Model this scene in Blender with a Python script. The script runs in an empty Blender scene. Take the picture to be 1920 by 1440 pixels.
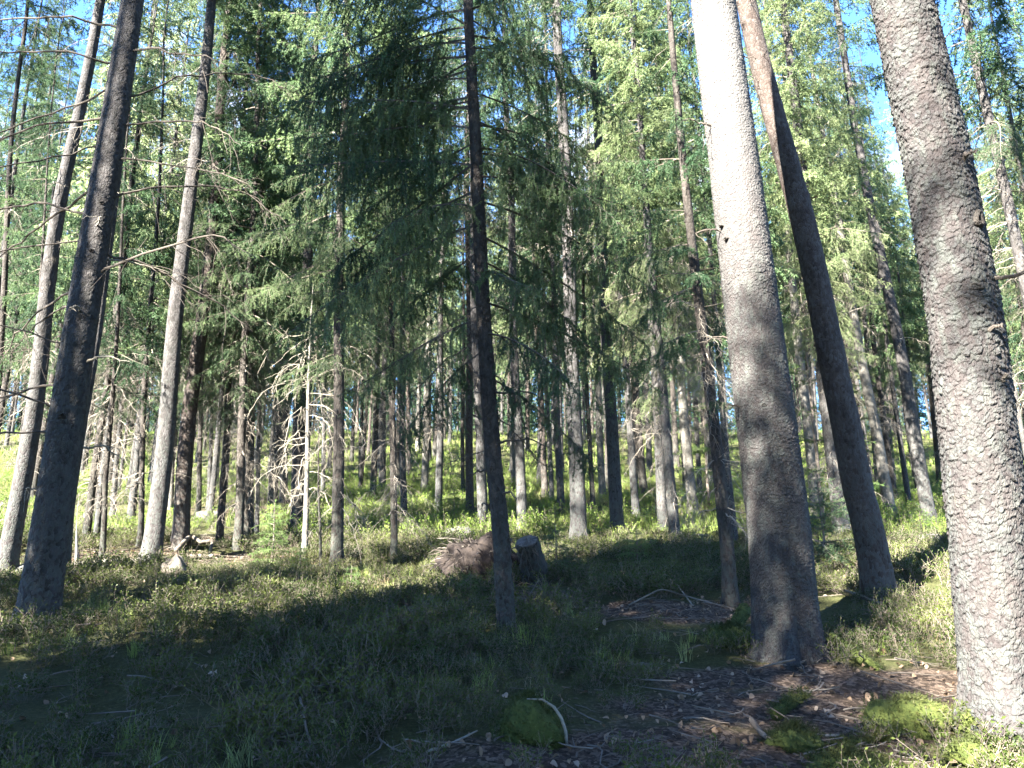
import bpy, math, time
import numpy as np
from mathutils import Vector, Matrix

T0 = time.time()
S = bpy.context.scene
COL = S.collection
R = math.radians

# ------------------------------------------------------------------ camera
EYE = np.array([0.0, 0.0, 1.5])
PITCH = 13.9
FPX = 1443.0
cam_d = bpy.data.cameras.new("camera")
cam_d.sensor_width = 36.0
cam_d.lens = FPX / 1920 * 36
cam_d.clip_start, cam_d.clip_end = 0.05, 2000
cam = bpy.data.objects.new("camera", cam_d)
cam.location = EYE
cam.rotation_euler = (R(90 + PITCH), 0, 0)
COL.objects.link(cam)
S.camera = cam

# ------------------------------------------------------------------ sky, sun, exposure
SUN_EL, SUN_AZ = 37.0, 221.0        # azimuth clockwise from +Y (behind, to the left)
sd = np.array([math.sin(R(SUN_AZ)) * math.cos(R(SUN_EL)), math.cos(R(SUN_AZ)) * math.cos(R(SUN_EL)), math.sin(R(SUN_EL))])
W = bpy.data.worlds.new("World")
S.world = W
W.use_nodes = True
nt = W.node_tree
bg = nt.nodes["Background"]
sky = nt.nodes.new("ShaderNodeTexSky")
sky.sky_type = 'NISHITA'
sky.sun_disc = False
sky.sun_elevation = R(SUN_EL)
sky.sun_rotation = R(SUN_AZ)
sky.air_density, sky.dust_density, sky.ozone_density = 1.0, 0.1, 5.0
tc = nt.nodes.new("ShaderNodeTexCoord")
cn = nt.nodes.new("ShaderNodeTexNoise")
cn.inputs["Scale"].default_value = 5.0
cn.inputs["Detail"].default_value = 7
cn.inputs["Roughness"].default_value = 0.6
cr = nt.nodes.new("ShaderNodeMapRange")
cr.inputs[1].default_value, cr.inputs[2].default_value = 0.57, 0.68
cr.inputs[3].default_value, cr.inputs[4].default_value = 0.0, 0.75
cm = nt.nodes.new("ShaderNodeMix")
cm.data_type = 'RGBA'
cm.inputs["B"].default_value = (4.2, 4.4, 4.8, 1)
nt.links.new(tc.outputs["Generated"], cn.inputs["Vector"])
nt.links.new(cn.outputs["Fac"], cr.inputs[0])
nt.links.new(cr.outputs[0], cm.inputs["Factor"])
sm = nt.nodes.new("ShaderNodeMix"); sm.data_type = 'RGBA'; sm.blend_type = 'MULTIPLY'
sm.inputs["Factor"].default_value = 1.0; sm.inputs["B"].default_value = (0.58, 0.76, 1.0, 1)
nt.links.new(sky.outputs[0], sm.inputs["A"])
nt.links.new(sm.outputs["Result"], cm.inputs["A"])
nt.links.new(cm.outputs["Result"], bg.inputs[0])
bg.inputs[1].default_value = 0.05
sl = bpy.data.lights.new("sun", 'SUN')
sl.energy = 5.0
sl.angle = R(0.5)
sl.color = (1.0, 0.95, 0.86)
so = bpy.data.objects.new("sun", sl)
so.rotation_euler = Vector(sd).to_track_quat('Z', 'Y').to_euler()
so.location = (-10, -15, 30)
COL.objects.link(so)
S.view_settings.view_transform = 'Standard'
S.view_settings.look = 'None'
S.view_settings.exposure = 4.4
S.view_settings.gamma = 1.0
S.cycles.max_bounces = 5
S.cycles.diffuse_bounces = 2
S.cycles.glossy_bounces = 1
S.cycles.transmission_bounces = 3
S.cycles.use_denoising = True
S.cycles.denoiser = 'OPENIMAGEDENOISE'
S.render.film_transparent = False

# ------------------------------------------------------------------ numpy helpers
_h = np.random.default_rng(99).random(65536)
def hsh(ix, iy, seed=0):
    return _h[((ix.astype(np.int64) * 73856093) ^ (iy.astype(np.int64) * 19349663) ^ (seed * 83492791)) & 65535]
def vnoise(x, y, seed=0):
    x = np.asarray(x, float); y = np.asarray(y, float)
    ix, iy = np.floor(x), np.floor(y)
    fx, fy = x - ix, y - iy
    fx = fx * fx * (3 - 2 * fx); fy = fy * fy * (3 - 2 * fy)
    a, b = hsh(ix, iy, seed), hsh(ix + 1, iy, seed)
    c, d = hsh(ix, iy + 1, seed), hsh(ix + 1, iy + 1, seed)
    return (a * (1 - fx) + b * fx) * (1 - fy) + (c * (1 - fx) + d * fx) * fy
def fbm(x, y, oct=4, seed=0):
    v, a = 0, 0.5
    for o in range(oct):
        v = v + a * vnoise(x * 2 ** o + 17.3 * o, y * 2 ** o - 9.1 * o, seed + o)
        a *= 0.5
    return v
def worley(u, v, nu, seed=0):
    """u wraps with nu cells; returns F1, F2, cell id random, offset to the cell point"""
    iu, iv = np.floor(u), np.floor(v)
    f1 = np.full(u.shape, 9.0); f2 = f1.copy(); cid = np.zeros_like(f1); ox = np.zeros_like(f1); oy = np.zeros_like(f1)
    for du in (-1, 0, 1):
        for dv in (-1, 0, 1):
            cu, cv = iu + du, iv + dv
            w = np.mod(cu, nu)
            px = cu + hsh(w, cv, seed + 1); py = cv + hsh(w, cv, seed + 2)
            d = np.hypot(u - px, v - py)
            near = d < f1
            f2 = np.where(near, f1, np.minimum(f2, d))
            cid = np.where(near, hsh(w, cv, seed + 3), cid)
            ox = np.where(near, u - px, ox); oy = np.where(near, v - py, oy)
            f1 = np.where(near, d, f1)
    return f1, f2, cid, ox, oy
def nrm(a):
    return a / np.maximum(np.linalg.norm(a, axis=-1, keepdims=True), 1e-9)

class Buf:
    """collects triangles with a material index"""
    def __init__(s): s.V, s.F, s.M, s.n = [], [], [], 0
    def add(s, V, F, m=0):
        V = np.asarray(V, np.float32).reshape(-1, 3); F = np.asarray(F, np.int64).reshape(-1, 3)
        s.V.append(V); s.F.append(F + s.n); s.M.append(np.full(len(F), m, np.int32)); s.n += len(V)
    def arrays(s):
        return np.concatenate(s.V), np.concatenate(s.F), np.concatenate(s.M)
    def mesh(s, name, mats, smooth=False):
        return to_mesh(name, *s.arrays(), mats, smooth)

def to_mesh(name, V, F, M, mats, smooth=False, attr=None):
    me = bpy.data.meshes.new(name)
    me.vertices.add(len(V)); me.vertices.foreach_set("co", np.ascontiguousarray(V, np.float32).ravel())
    me.loops.add(len(F) * 3); me.loops.foreach_set("vertex_index", np.ascontiguousarray(F, np.int32).ravel())
    me.polygons.add(len(F)); me.polygons.foreach_set("loop_start", np.arange(0, len(F) * 3, 3, dtype=np.int32))
    if M is not None: me.polygons.foreach_set("material_index", M)
    me.polygons.foreach_set("use_smooth", np.full(len(F), smooth))
    for m in mats: me.materials.append(m)
    me.update(calc_edges=True)
    if attr is not None:
        for k, a in attr.items():
            at = me.attributes.new(k, 'FLOAT', 'POINT'); at.data.foreach_set("value", np.ascontiguousarray(a, np.float32))
    return me

def link(name, me, parent=None, loc=None, rot=None, scale=None):
    o = bpy.data.objects.new(name, me); COL.objects.link(o)
    if parent is not None: o.parent = parent
    if loc is not None: o.location = loc
    if rot is not None: o.rotation_euler = rot
    if scale is not None: o.scale = scale
    return o
def tag(o, label=None, cat=None, group=None, kind=None):
    if label: o["label"] = label
    if cat: o["category"] = cat
    if group: o["group"] = group
    if kind: o["kind"] = kind
    return o
def empty(name, loc, label, cat, group=None):
    o = bpy.data.objects.new(name, None); o.empty_display_size = 0.3; COL.objects.link(o); o.location = loc
    return tag(o, label, cat, group)

def frame(d):
    d = nrm(d); ref = np.where(np.abs(d[..., 2:3]) < 0.9, np.array([0, 0, 1.0]), np.array([1.0, 0, 0]))
    a = nrm(np.cross(d, ref)); return d, a, np.cross(d, a)
def prisms(P0, P1, R0, R1, k=3):
    n = len(P0); d, a, b = frame(P1 - P0)
    th = np.arange(k) * 2 * np.pi / k
    c = a[:, None] * np.cos(th)[None, :, None] + b[:, None] * np.sin(th)[None, :, None]
    V = np.concatenate([P0[:, None] + c * np.reshape(R0, (-1, 1, 1)), P1[:, None] + c * np.reshape(R1, (-1, 1, 1))], 1)
    i = np.arange(k); j = (i + 1) % k
    f = np.concatenate([np.stack([i, j, j + k], 1), np.stack([i, j + k, i + k], 1)])
    F = (np.arange(n) * 2 * k)[:, None, None] + f[None]
    return V.reshape(-1, 3), F.reshape(-1, 3)
def spikes(P0, P1, dens, ln, wd, rng, th=55, spread=12):
    """needles standing off the segments P0-P1, one triangle each"""
    L = np.linalg.norm(P1 - P0, axis=1)
    n = rng.poisson(L * dens)
    idx = np.repeat(np.arange(len(P0)), n)
    if len(idx) == 0: return np.zeros((0, 3)), np.zeros((0, 3), int)
    t = rng.random(len(idx))[:, None]
    d, a, b = frame(P1 - P0); d, a, b = d[idx], a[idx], b[idx]
    base = P0[idx] * (1 - t) + P1[idx] * t
    az = rng.random(len(idx))[:, None] * 2 * np.pi
    q = np.radians(rng.normal(th, spread, len(idx)))[:, None]
    w = d * np.cos(q) + (a * np.cos(az) + b * np.sin(az)) * np.sin(q)
    sd_ = nrm(np.cross(w, rng.normal(size=w.shape))) * wd * 0.5
    ll = ln * rng.uniform(0.7, 1.2, len(idx))[:, None]
    V = np.stack([base - sd_, base + sd_, base + w * ll], 1).reshape(-1, 3)
    return V, np.arange(len(V)).reshape(-1, 3)
def tube(P, r, k=8, cap=True):
    """skinned polyline"""
    P = np.asarray(P, float); r = np.broadcast_to(np.asarray(r, float), (len(P),))
    t = np.gradient(P, axis=0); d, a, b = frame(t)
    for i in range(1, len(P)):                       # keep the frame from twisting
        v = a[i - 1] - d[i] * np.dot(a[i - 1], d[i]); a[i] = v / np.linalg.norm(v); b[i] = np.cross(d[i], a[i])
    th = np.arange(k) * 2 * np.pi / k
    V = P[:, None] + (a[:, None] * np.cos(th)[None, :, None] + b[:, None] * np.sin(th)[None, :, None]) * r[:, None, None]
    n = len(P); i = np.arange(k); j = (i + 1) % k
    f = np.concatenate([np.stack([i, j, j + k], 1), np.stack([i, j + k, i + k], 1)])
    F = ((np.arange(n - 1) * k)[:, None, None] + f[None]).reshape(-1, 3)
    V = V.reshape(-1, 3)
    if cap:
        V = np.concatenate([V, P[:1], P[-1:]]); m = n * k
        F = np.concatenate([F, np.stack([j, i, np.full(k, m)], 1), np.stack([i + (n - 1) * k, j + (n - 1) * k, np.full(k, m + 1)], 1)])
    return V, F

# ------------------------------------------------------------------ terrain
def height(x, y):
    x = np.asarray(x, float); y = np.asarray(y, float)
    yy = np.clip(y, -60, 170)
    b = 0.155 * yy + 0.0014 * np.clip(yy - 18, 0, 48) ** 2
    b = np.where(yy < 0, 0.10 * yy, b)
    b = b + 0.010 * np.clip(x, -40, 40) * np.clip(yy / 30, 0, 1.5) * 0
    m = np.clip((y - 1) / 3, 0, 1)
    b = b + (fbm(x * 0.18, y * 0.18, 3, 5) - 0.44) * 0.30 * m + (fbm(x * 0.9, y * 0.9, 3, 11) - 0.44) * 0.16
    return b
def ray(px, py):
    r, u = (px - 960) / FPX, (720 - py) / FPX
    c, s = math.cos(R(PITCH)), math.sin(R(PITCH))
    return np.array([r, c - u * s, s + u * c])
def ground_at(px, py):
    d = ray(px, py); lo = None; t = 1.5
    while t < 400:
        p = EYE + d * t
        if p[2] < height(p[0], p[1]):
            a, b = t - 0.25, t
            for _ in range(30):
                m = (a + b) / 2; p = EYE + d * m
                if p[2] < height(p[0], p[1]): b = m
                else: a = m
            return EYE + d * b
        t += 0.25
    return EYE + d * 90
def at_depth(px, py, Y):
    d = ray(px, py); return EYE + d * (Y / d[1])

# ------------------------------------------------------------------ materials
def mat(name, build):
    m = bpy.data.materials.new(name); m.use_nodes = True
    n = m.node_tree; b = n.nodes["Principled BSDF"]
    build(n, b); return m
def N(n, t, **kw):
    o = n.nodes.new(t)
    for k, v in kw.items():
        if k in o.inputs: o.inputs[k].default_value = v
        else: setattr(o, k, v)
    return o
def ramp(n, src, stops):
    r = n.nodes.new("ShaderNodeValToRGB"); e = r.color_ramp.elements
    while len(e) < len(stops): e.new(0.5)
    for x, (p, c) in zip(e, stops): x.position = p; x.color = (*c, 1)
    n.links.new(src, r.inputs[0]); return r.outputs[0]
def mixc(n, f, a, b):
    m = n.nodes.new("ShaderNodeMix"); m.data_type = 'RGBA'
    for s, v in (("Factor", f), ("A", a), ("B", b)):
        if hasattr(v, "is_output"): n.links.new(v, m.inputs[s])
        elif isinstance(v, tuple): m.inputs[s].default_value = (*v, 1)
        else: m.inputs[s].default_value = v
    return m.outputs["Result"]
def math_(n, op, a, b=0.0):
    m = n.nodes.new("ShaderNodeMath"); m.operation = op
    for i, v in enumerate((a, b)):
        if hasattr(v, "is_output"): n.links.new(v, m.inputs[i])
        else: m.inputs[i].default_value = v
    return m.outputs[0]

def needle_mat(name, c1, c2, c3, trans=0.25):
    def f(n, b):
        tx = N(n, "ShaderNodeTexCoord"); ns = N(n, "ShaderNodeTexNoise", Scale=1.3, Detail=3)
        n.links.new(tx.outputs["Object"], ns.inputs["Vector"])
        oi = N(n, "ShaderNodeObjectInfo")
        f0 = math_(n, 'ADD', ns.outputs["Fac"], math_(n, 'MULTIPLY', math_(n, 'SUBTRACT', oi.outputs["Random"], 0.5), 0.25))
        c = ramp(n, f0, [(0.3, c1), (0.52, c2), (0.72, c3)])
        n.links.new(c, b.inputs["Base Color"])
        b.inputs["Roughness"].default_value = 0.55
        b.inputs["Specular IOR Level"].default_value = 0.15
        tr = N(n, "ShaderNodeBsdfTranslucent"); n.links.new(c, tr.inputs[0])
        mx = N(n, "ShaderNodeMixShader"); mx.inputs[0].default_value = trans
        n.links.new(b.outputs[0], mx.inputs[1]); n.links.new(tr.outputs[0], mx.inputs[2])
        n.links.new(mx.outputs[0], n.nodes["Material Output"].inputs[0])
    return mat(name, f)
M_needle = needle_mat("spruce_needles", (0.028, 0.06, 0.03), (0.06, 0.105, 0.047), (0.135, 0.185, 0.08), 0.4)
M_needle_lit = needle_mat("sunlit_spruce_needles", (0.085, 0.125, 0.055), (0.15, 0.195, 0.085), (0.24, 0.275, 0.14), 0.4)  # lighter copy of the spruce needles, sunlight put into the colour
M_pineneedle = needle_mat("pine_needles", (0.06, 0.085, 0.035), (0.10, 0.125, 0.055), (0.15, 0.165, 0.085))
M_young = needle_mat("young_needles", (0.05, 0.10, 0.025), (0.09, 0.15, 0.04), (0.13, 0.19, 0.06))
M_bilshade = needle_mat("shaded_bilberry_leaves", (0.015, 0.026, 0.006), (0.027, 0.042, 0.009), (0.065, 0.081, 0.019), 0.35)  # foreground shade put into the leaf colour
M_dry = needle_mat("dry_grass", (0.09, 0.07, 0.035), (0.15, 0.12, 0.065), (0.24, 0.20, 0.12), 0.3)
M_bilight = needle_mat("sunny_bilberry_leaves", (0.08, 0.125, 0.018), (0.125, 0.19, 0.03), (0.21, 0.26, 0.06), 0.4)  # same plant, sunlight on the slope put into the leaf colour
M_grass = needle_mat("grass_blades", (0.10, 0.15, 0.03), (0.17, 0.22, 0.055), (0.24, 0.265, 0.11), 0.4)

def bark_mat(name, dark, mid, pale, lichen, lich_h, red=0.0, scale=1.0, bump=0.6):
    def f(n, b):
        tx = N(n, "ShaderNodeTexCoord"); oi = N(n, "ShaderNodeObjectInfo")
        mp = N(n, "ShaderNodeMapping"); mp.inputs["Scale"].default_value = (scale, scale, scale * 0.6)
        n.links.new(tx.outputs["Object"], mp.inputs["Vector"])
        off = N(n, "ShaderNodeVectorMath", operation='ADD')
        n.links.new(mp.outputs[0], off.inputs[0])
        cmb = N(n, "ShaderNodeCombineXYZ")
        for i in range(3): n.links.new(math_(n, 'MULTIPLY', oi.outputs["Random"], 37.0 + i * 11), cmb.inputs[i])
        n.links.new(cmb.outputs[0], off.inputs[1])
        v = off.outputs[0]
        vo = N(n, "ShaderNodeTexVoronoi", Scale=42.0); vo.feature = 'DISTANCE_TO_EDGE'
        vc = N(n, "ShaderNodeTexVoronoi", Scale=42.0)
        nz = N(n, "ShaderNodeTexNoise", Scale=9.0, Detail=6, Roughness=0.65)
        n2 = N(n, "ShaderNodeTexNoise", Scale=2.2, Detail=3)
        # warp the plates so that they are not regular cells
        wz = N(n, "ShaderNodeTexNoise", Scale=30.0, Detail=2)
        n.links.new(v, wz.inputs["Vector"])
        wv = N(n, "ShaderNodeVectorMath", operation='MULTIPLY_ADD')
        n.links.new(wz.outputs["Color"], wv.inputs[0]); wv.inputs[1].default_value = (0.05, 0.05, 0.05); n.links.new(v, wv.inputs[2])
        for q in (vo, vc): n.links.new(wv.outputs[0], q.inputs["Vector"])
        for q in (nz, n2): n.links.new(v, q.inputs["Vector"])
        sep = N(n, "ShaderNodeSeparateColor"); n.links.new(vc.outputs["Color"], sep.inputs[0])
        f0 = math_(n, 'ADD', math_(n, 'MULTIPLY', nz.outputs["Fac"], 0.7), math_(n, 'MULTIPLY', sep.outputs[0], 0.3))
        c = ramp(n, f0, [(0.30, dark), (0.50, mid), (0.72, pale)])
        if red:
            c = mixc(n, math_(n, 'MULTIPLY', ramp(n, n2.outputs["Fac"], [(0.40, (0, 0, 0)), (0.62, (1, 1, 1))]), red), c, (0.085, 0.056, 0.043))
        # grey-green lichen, more of it low on the trunk
        sx = N(n, "ShaderNodeSeparateXYZ"); n.links.new(tx.outputs["Object"], sx.inputs[0])
        hz = N(n, "ShaderNodeMapRange"); n.links.new(sx.outputs[2], hz.inputs[0])
        hz.inputs[1].default_value, hz.inputs[2].default_value = lich_h, 0.0
        hz.inputs[3].default_value, hz.inputs[4].default_value = 0.12, 0.75
        lm = ramp(n, sep.outputs[1], [(0.25, (0, 0, 0)), (0.6, (1, 1, 1))])
        c = mixc(n, math_(n, 'MULTIPLY', lm, hz.outputs[0]), c, lichen)
        n.links.new(c, b.inputs["Base Color"])
        b.inputs["Roughness"].default_value = 0.9
        b.inputs["Specular IOR Level"].default_value = 0.15
        hgt = math_(n, 'ADD', math_(n, 'MULTIPLY', math_(n, 'MINIMUM', vo.outputs["Distance"], 0.22), 3.0), math_(n, 'ADD', math_(n, 'MULTIPLY', sep.outputs[2], 0.5), nz.outputs["Fac"]))
        bp = N(n, "ShaderNodeBump", Strength=bump, Distance=0.012)
        n.links.new(hgt, bp.inputs["Height"]); n.links.new(bp.outputs[0], b.inputs["Normal"])
    return mat(name, f)
M_bark = bark_mat("spruce_bark", (0.020, 0.018, 0.016), (0.038, 0.034, 0.033), (0.064, 0.060, 0.058), (0.055, 0.060, 0.055), 3.5)
M_barkred = bark_mat("reddish_spruce_bark", (0.021, 0.015, 0.012), (0.038, 0.029, 0.025), (0.066, 0.058, 0.052), (0.055, 0.055, 0.049), 2.0, red=0.12)
M_barkdark = bark_mat("dark_bark", (0.018, 0.014, 0.012), (0.030, 0.025, 0.022), (0.051, 0.044, 0.038), (0.045, 0.051, 0.042), 1.5)
M_barkpale = bark_mat("pale_bark", (0.051, 0.046, 0.040), (0.084, 0.078, 0.067), (0.120, 0.113, 0.099), (0.096, 0.096, 0.081), 1.0, bump=0.3)
def plated(m, top=1.0):
    m = m.copy(); m.name = "scaly_bark"; n = m.node_tree; b = n.nodes["Principled BSDF"]
    old = b.inputs["Base Color"].links[0].from_socket
    at = N(n, "ShaderNodeAttribute"); at.attribute_name = "plate"
    c = mixc(n, ramp(n, at.outputs["Fac"], [(0.0, (0, 0, 0)), (0.02, (1, 1, 1))]), (0.016, 0.014, 0.014), mixc(n, 0.7, old, ramp(n, at.outputs["Fac"], [(0.05, (0.020, 0.016, 0.016)), (0.4, (0.024, 0.022, 0.022)), (0.7, (0.027, 0.028, 0.027)), (0.95, (0.034, 0.035, 0.034))])))
    tx = N(n, "ShaderNodeTexCoord"); mp = N(n, "ShaderNodeMapping"); mp.inputs["Scale"].default_value = (1, 1, .45); n.links.new(tx.outputs["Object"], mp.inputs["Vector"])
    z1, z2, z3 = N(n, "ShaderNodeTexNoise", Scale=6.0, Detail=5, Roughness=.6), N(n, "ShaderNodeTexNoise", Scale=17.0, Detail=4, Roughness=.6), N(n, "ShaderNodeTexNoise", Scale=150.0, Detail=2)
    for q in (z1, z2): n.links.new(mp.outputs[0], q.inputs["Vector"])
    n.links.new(tx.outputs["Object"], z3.inputs["Vector"])
    c = mixc(n, ramp(n, z1.outputs["Fac"], [(0.45, (0, 0, 0)), (0.62, (.5, .5, .5))]), c, (0.037, 0.030, 0.028))
    c = mixc(n, ramp(n, z2.outputs["Fac"], [(0.50, (0, 0, 0)), (0.66, (.7, .7, .7))]), c, (0.052, 0.056, 0.050))
    c = mixc(n, ramp(n, z3.outputs["Fac"], [(0.55, (0, 0, 0)), (0.70, (.6, .6, .6))]), c, (0.016, 0.014, 0.014))
    if top != 1:                       # glare on the upper stem, put into the bark colour
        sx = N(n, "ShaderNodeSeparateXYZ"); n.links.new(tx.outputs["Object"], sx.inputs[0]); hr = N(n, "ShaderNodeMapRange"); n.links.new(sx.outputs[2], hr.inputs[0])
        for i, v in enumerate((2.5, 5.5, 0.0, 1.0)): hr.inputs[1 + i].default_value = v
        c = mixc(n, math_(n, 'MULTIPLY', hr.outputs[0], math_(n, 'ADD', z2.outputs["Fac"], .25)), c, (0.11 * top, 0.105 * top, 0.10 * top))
    n.links.new(c, b.inputs["Base Color"]); return m
M_scaly, M_scalyglare = plated(M_bark), plated(M_bark, .9)
def flat_mat(name, c1, c2, scale=8.0, rough=0.9, bump=0.4, dist=0.01):
    def f(n, b):
        tx = N(n, "ShaderNodeTexCoord"); nz = N(n, "ShaderNodeTexNoise", Scale=scale, Detail=5, Roughness=0.65)
        n.links.new(tx.outputs["Object"], nz.inputs["Vector"])
        n.links.new(ramp(n, nz.outputs["Fac"], [(0.32, c1), (0.68, c2)]), b.inputs["Base Color"])
        b.inputs["Roughness"].default_value = rough; b.inputs["Specular IOR Level"].default_value = 0.2
        bp = N(n, "ShaderNodeBump", Strength=bump, Distance=dist)
        n.links.new(nz.outputs["Fac"], bp.inputs["Height"]); n.links.new(bp.outputs[0], b.inputs["Normal"])
    return mat(name, f)
M_twig = flat_mat("twig_wood", (0.068, 0.053, 0.040), (0.136, 0.116, 0.096), 6.0)
M_deadtwig = flat_mat("dead_twig_wood", (0.090, 0.074, 0.058), (0.192, 0.173, 0.144), 4.0)
M_paletwig = flat_mat("pale_twig_wood", (0.120, 0.105, 0.081), (0.216, 0.198, 0.162), 4.0)
M_darktwig = flat_mat("dark_twig_wood", (0.036, 0.029, 0.024), (0.080, 0.068, 0.056), 6.0)
M_moss = flat_mat("moss", (0.022, 0.032, 0.006), (0.054, 0.064, 0.014), 25.0, bump=0.8, dist=0.02)
M_mossfuzz = needle_mat("moss_fronds", (0.020, 0.026, 0.008), (0.040, 0.050, 0.014), (0.085, 0.085, 0.028), 0.25)
M_soil = flat_mat("root_soil", (0.006, 0.004, 0.004), (0.018, 0.013, 0.010), 14.0, bump=1.0, dist=0.03)
M_stone = flat_mat("pale_stone", (0.063, 0.061, 0.057), (0.116, 0.112, 0.106), 10.0)
M_log = flat_mat("weathered_log", (0.140, 0.122, 0.105), (0.294, 0.273, 0.245), 9.0)
M_litter = needle_mat("dead_leaves", (0.100, 0.065, 0.038), (0.184, 0.131, 0.086), (0.322, 0.260, 0.200), 0.15)
M_stick = flat_mat("fallen_sticks", (0.048, 0.038, 0.029), (0.144, 0.125, 0.101), 3.0)
M_cut = flat_mat("cut_wood", (0.039, 0.033, 0.028), (0.110, 0.099, 0.088), 14.0)

def ground_build(n, b):
    tx = N(n, "ShaderNodeTexCoord")
    at = N(n, "ShaderNodeAttribute"); at.attribute_name = "bare"
    a = N(n, "ShaderNodeTexNoise", Scale=1.1, Detail=6, Roughness=0.7)
    c = N(n, "ShaderNodeTexNoise", Scale=38.0, Detail=5, Roughness=0.75)
    d = N(n, "ShaderNodeTexVoronoi", Scale=45.0)
    for q in (a, c, d): n.links.new(tx.outputs["Object"], q.inputs["Vector"])
    green = ramp(n, c.outputs["Fac"], [(0.3, (0.022, 0.024, 0.010)), (0.55, (0.045, 0.048, 0.018)), (0.75, (0.10, 0.085, 0.045))])
    sp = N(n, "ShaderNodeSeparateColor"); n.links.new(d.outputs["Color"], sp.inputs[0])
    f0 = math_(n, 'ADD', math_(n, 'MULTIPLY', c.outputs["Fac"], 0.6), math_(n, 'MULTIPLY', sp.outputs[0], 0.4))
    brown = ramp(n, f0, [(0.25, (0.018, 0.013, 0.009)), (0.5, (0.05, 0.036, 0.026)), (0.8, (0.16, 0.12, 0.09))])
    fac = ramp(n, math_(n, 'ADD', at.outputs["Fac"], math_(n, 'MULTIPLY', math_(n, 'SUBTRACT', a.outputs["Fac"], 0.5), 1.1)), [(0.35, (0, 0, 0)), (0.6, (1, 1, 1))])
    n.links.new(mixc(n, fac, green, brown), b.inputs["Base Color"])
    b.inputs["Roughness"].default_value = 0.95; b.inputs["Specular IOR Level"].default_value = 0.1
    bp = N(n, "ShaderNodeBump", Strength=0.9, Distance=0.03)
    n.links.new(c.outputs["Fac"], bp.inputs["Height"]); n.links.new(bp.outputs[0], b.inputs["Normal"])
M_ground = mat("forest_floor", ground_build)

# bare patches of needle and leaf litter: (x, y, rx, ry, strength)
def gp(px, py): return ground_at(px, py)[:2]
BARE = []
for px, py, rx, ry, s in [(1560, 1330, 1.5, 0.6, 1.0), (1750, 1300, 0.8, 0.5, 1.0), (1350, 1400, 1.2, 0.45, .8), (1000, 1420, 1.3, 0.4, .6),
                          (1010, 1125, 0.6, 0.45, 1.0), (1280, 1145, 1.0, 0.5, 1.0), (1390, 1140, 0.6, 0.5, .8), (300, 1045, 2.2, .9, .85), (170, 1050, 1.4, .8, .85),
                          (430, 1010, 1.4, 1.0, .8), (820, 1150, 0.9, 0.3, .8), (720, 1165, .5, .25, .7), (400, 960, 3.0, 2.5, .6), (690, 1345, 1.0, 0.25, .5), (1420, 1270, .9, .4, .9)]:
    BARE.append((*gp(px, py), rx, ry, s))
def bare(x, y):
    v = np.zeros_like(np.asarray(x, float))
    for bx, by, rx, ry, s in BARE: v = np.maximum(v, s * np.exp(-((x - bx) / rx) ** 2 - ((y - by) / ry) ** 2))
    return v

gx = np.concatenate([-np.geomspace(160, 9.2, 50), np.arange(-9, 9.001, 0.075), np.geomspace(9.2, 160, 50)])
gy = np.concatenate([np.linspace(-60, 1.6, 45), np.arange(1.7, 14, 0.075), np.arange(14, 40, 0.3), np.geomspace(40, 300, 50)])
GX, GY = np.meshgrid(gx, gy)
GZ = height(GX, GY) + (vnoise(GX * 9, GY * 9, 31) - 0.5) * 0.03 * (GY < 16)
nx_, ny_ = len(gx), len(gy)
ii = (np.arange(ny_ - 1)[:, None] * nx_ + np.arange(nx_ - 1)[None]).ravel()
F = np.concatenate([np.stack([ii, ii + 1, ii + nx_ + 1], 1), np.stack([ii, ii + nx_ + 1, ii + nx_], 1)])
gV = np.stack([GX.ravel(), GY.ravel(), GZ.ravel()], 1)
tag(link("ground", to_mesh("ground", gV, F, None, [M_ground], True, {"bare": bare(GX, GY).ravel()})), kind="structure")

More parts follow.
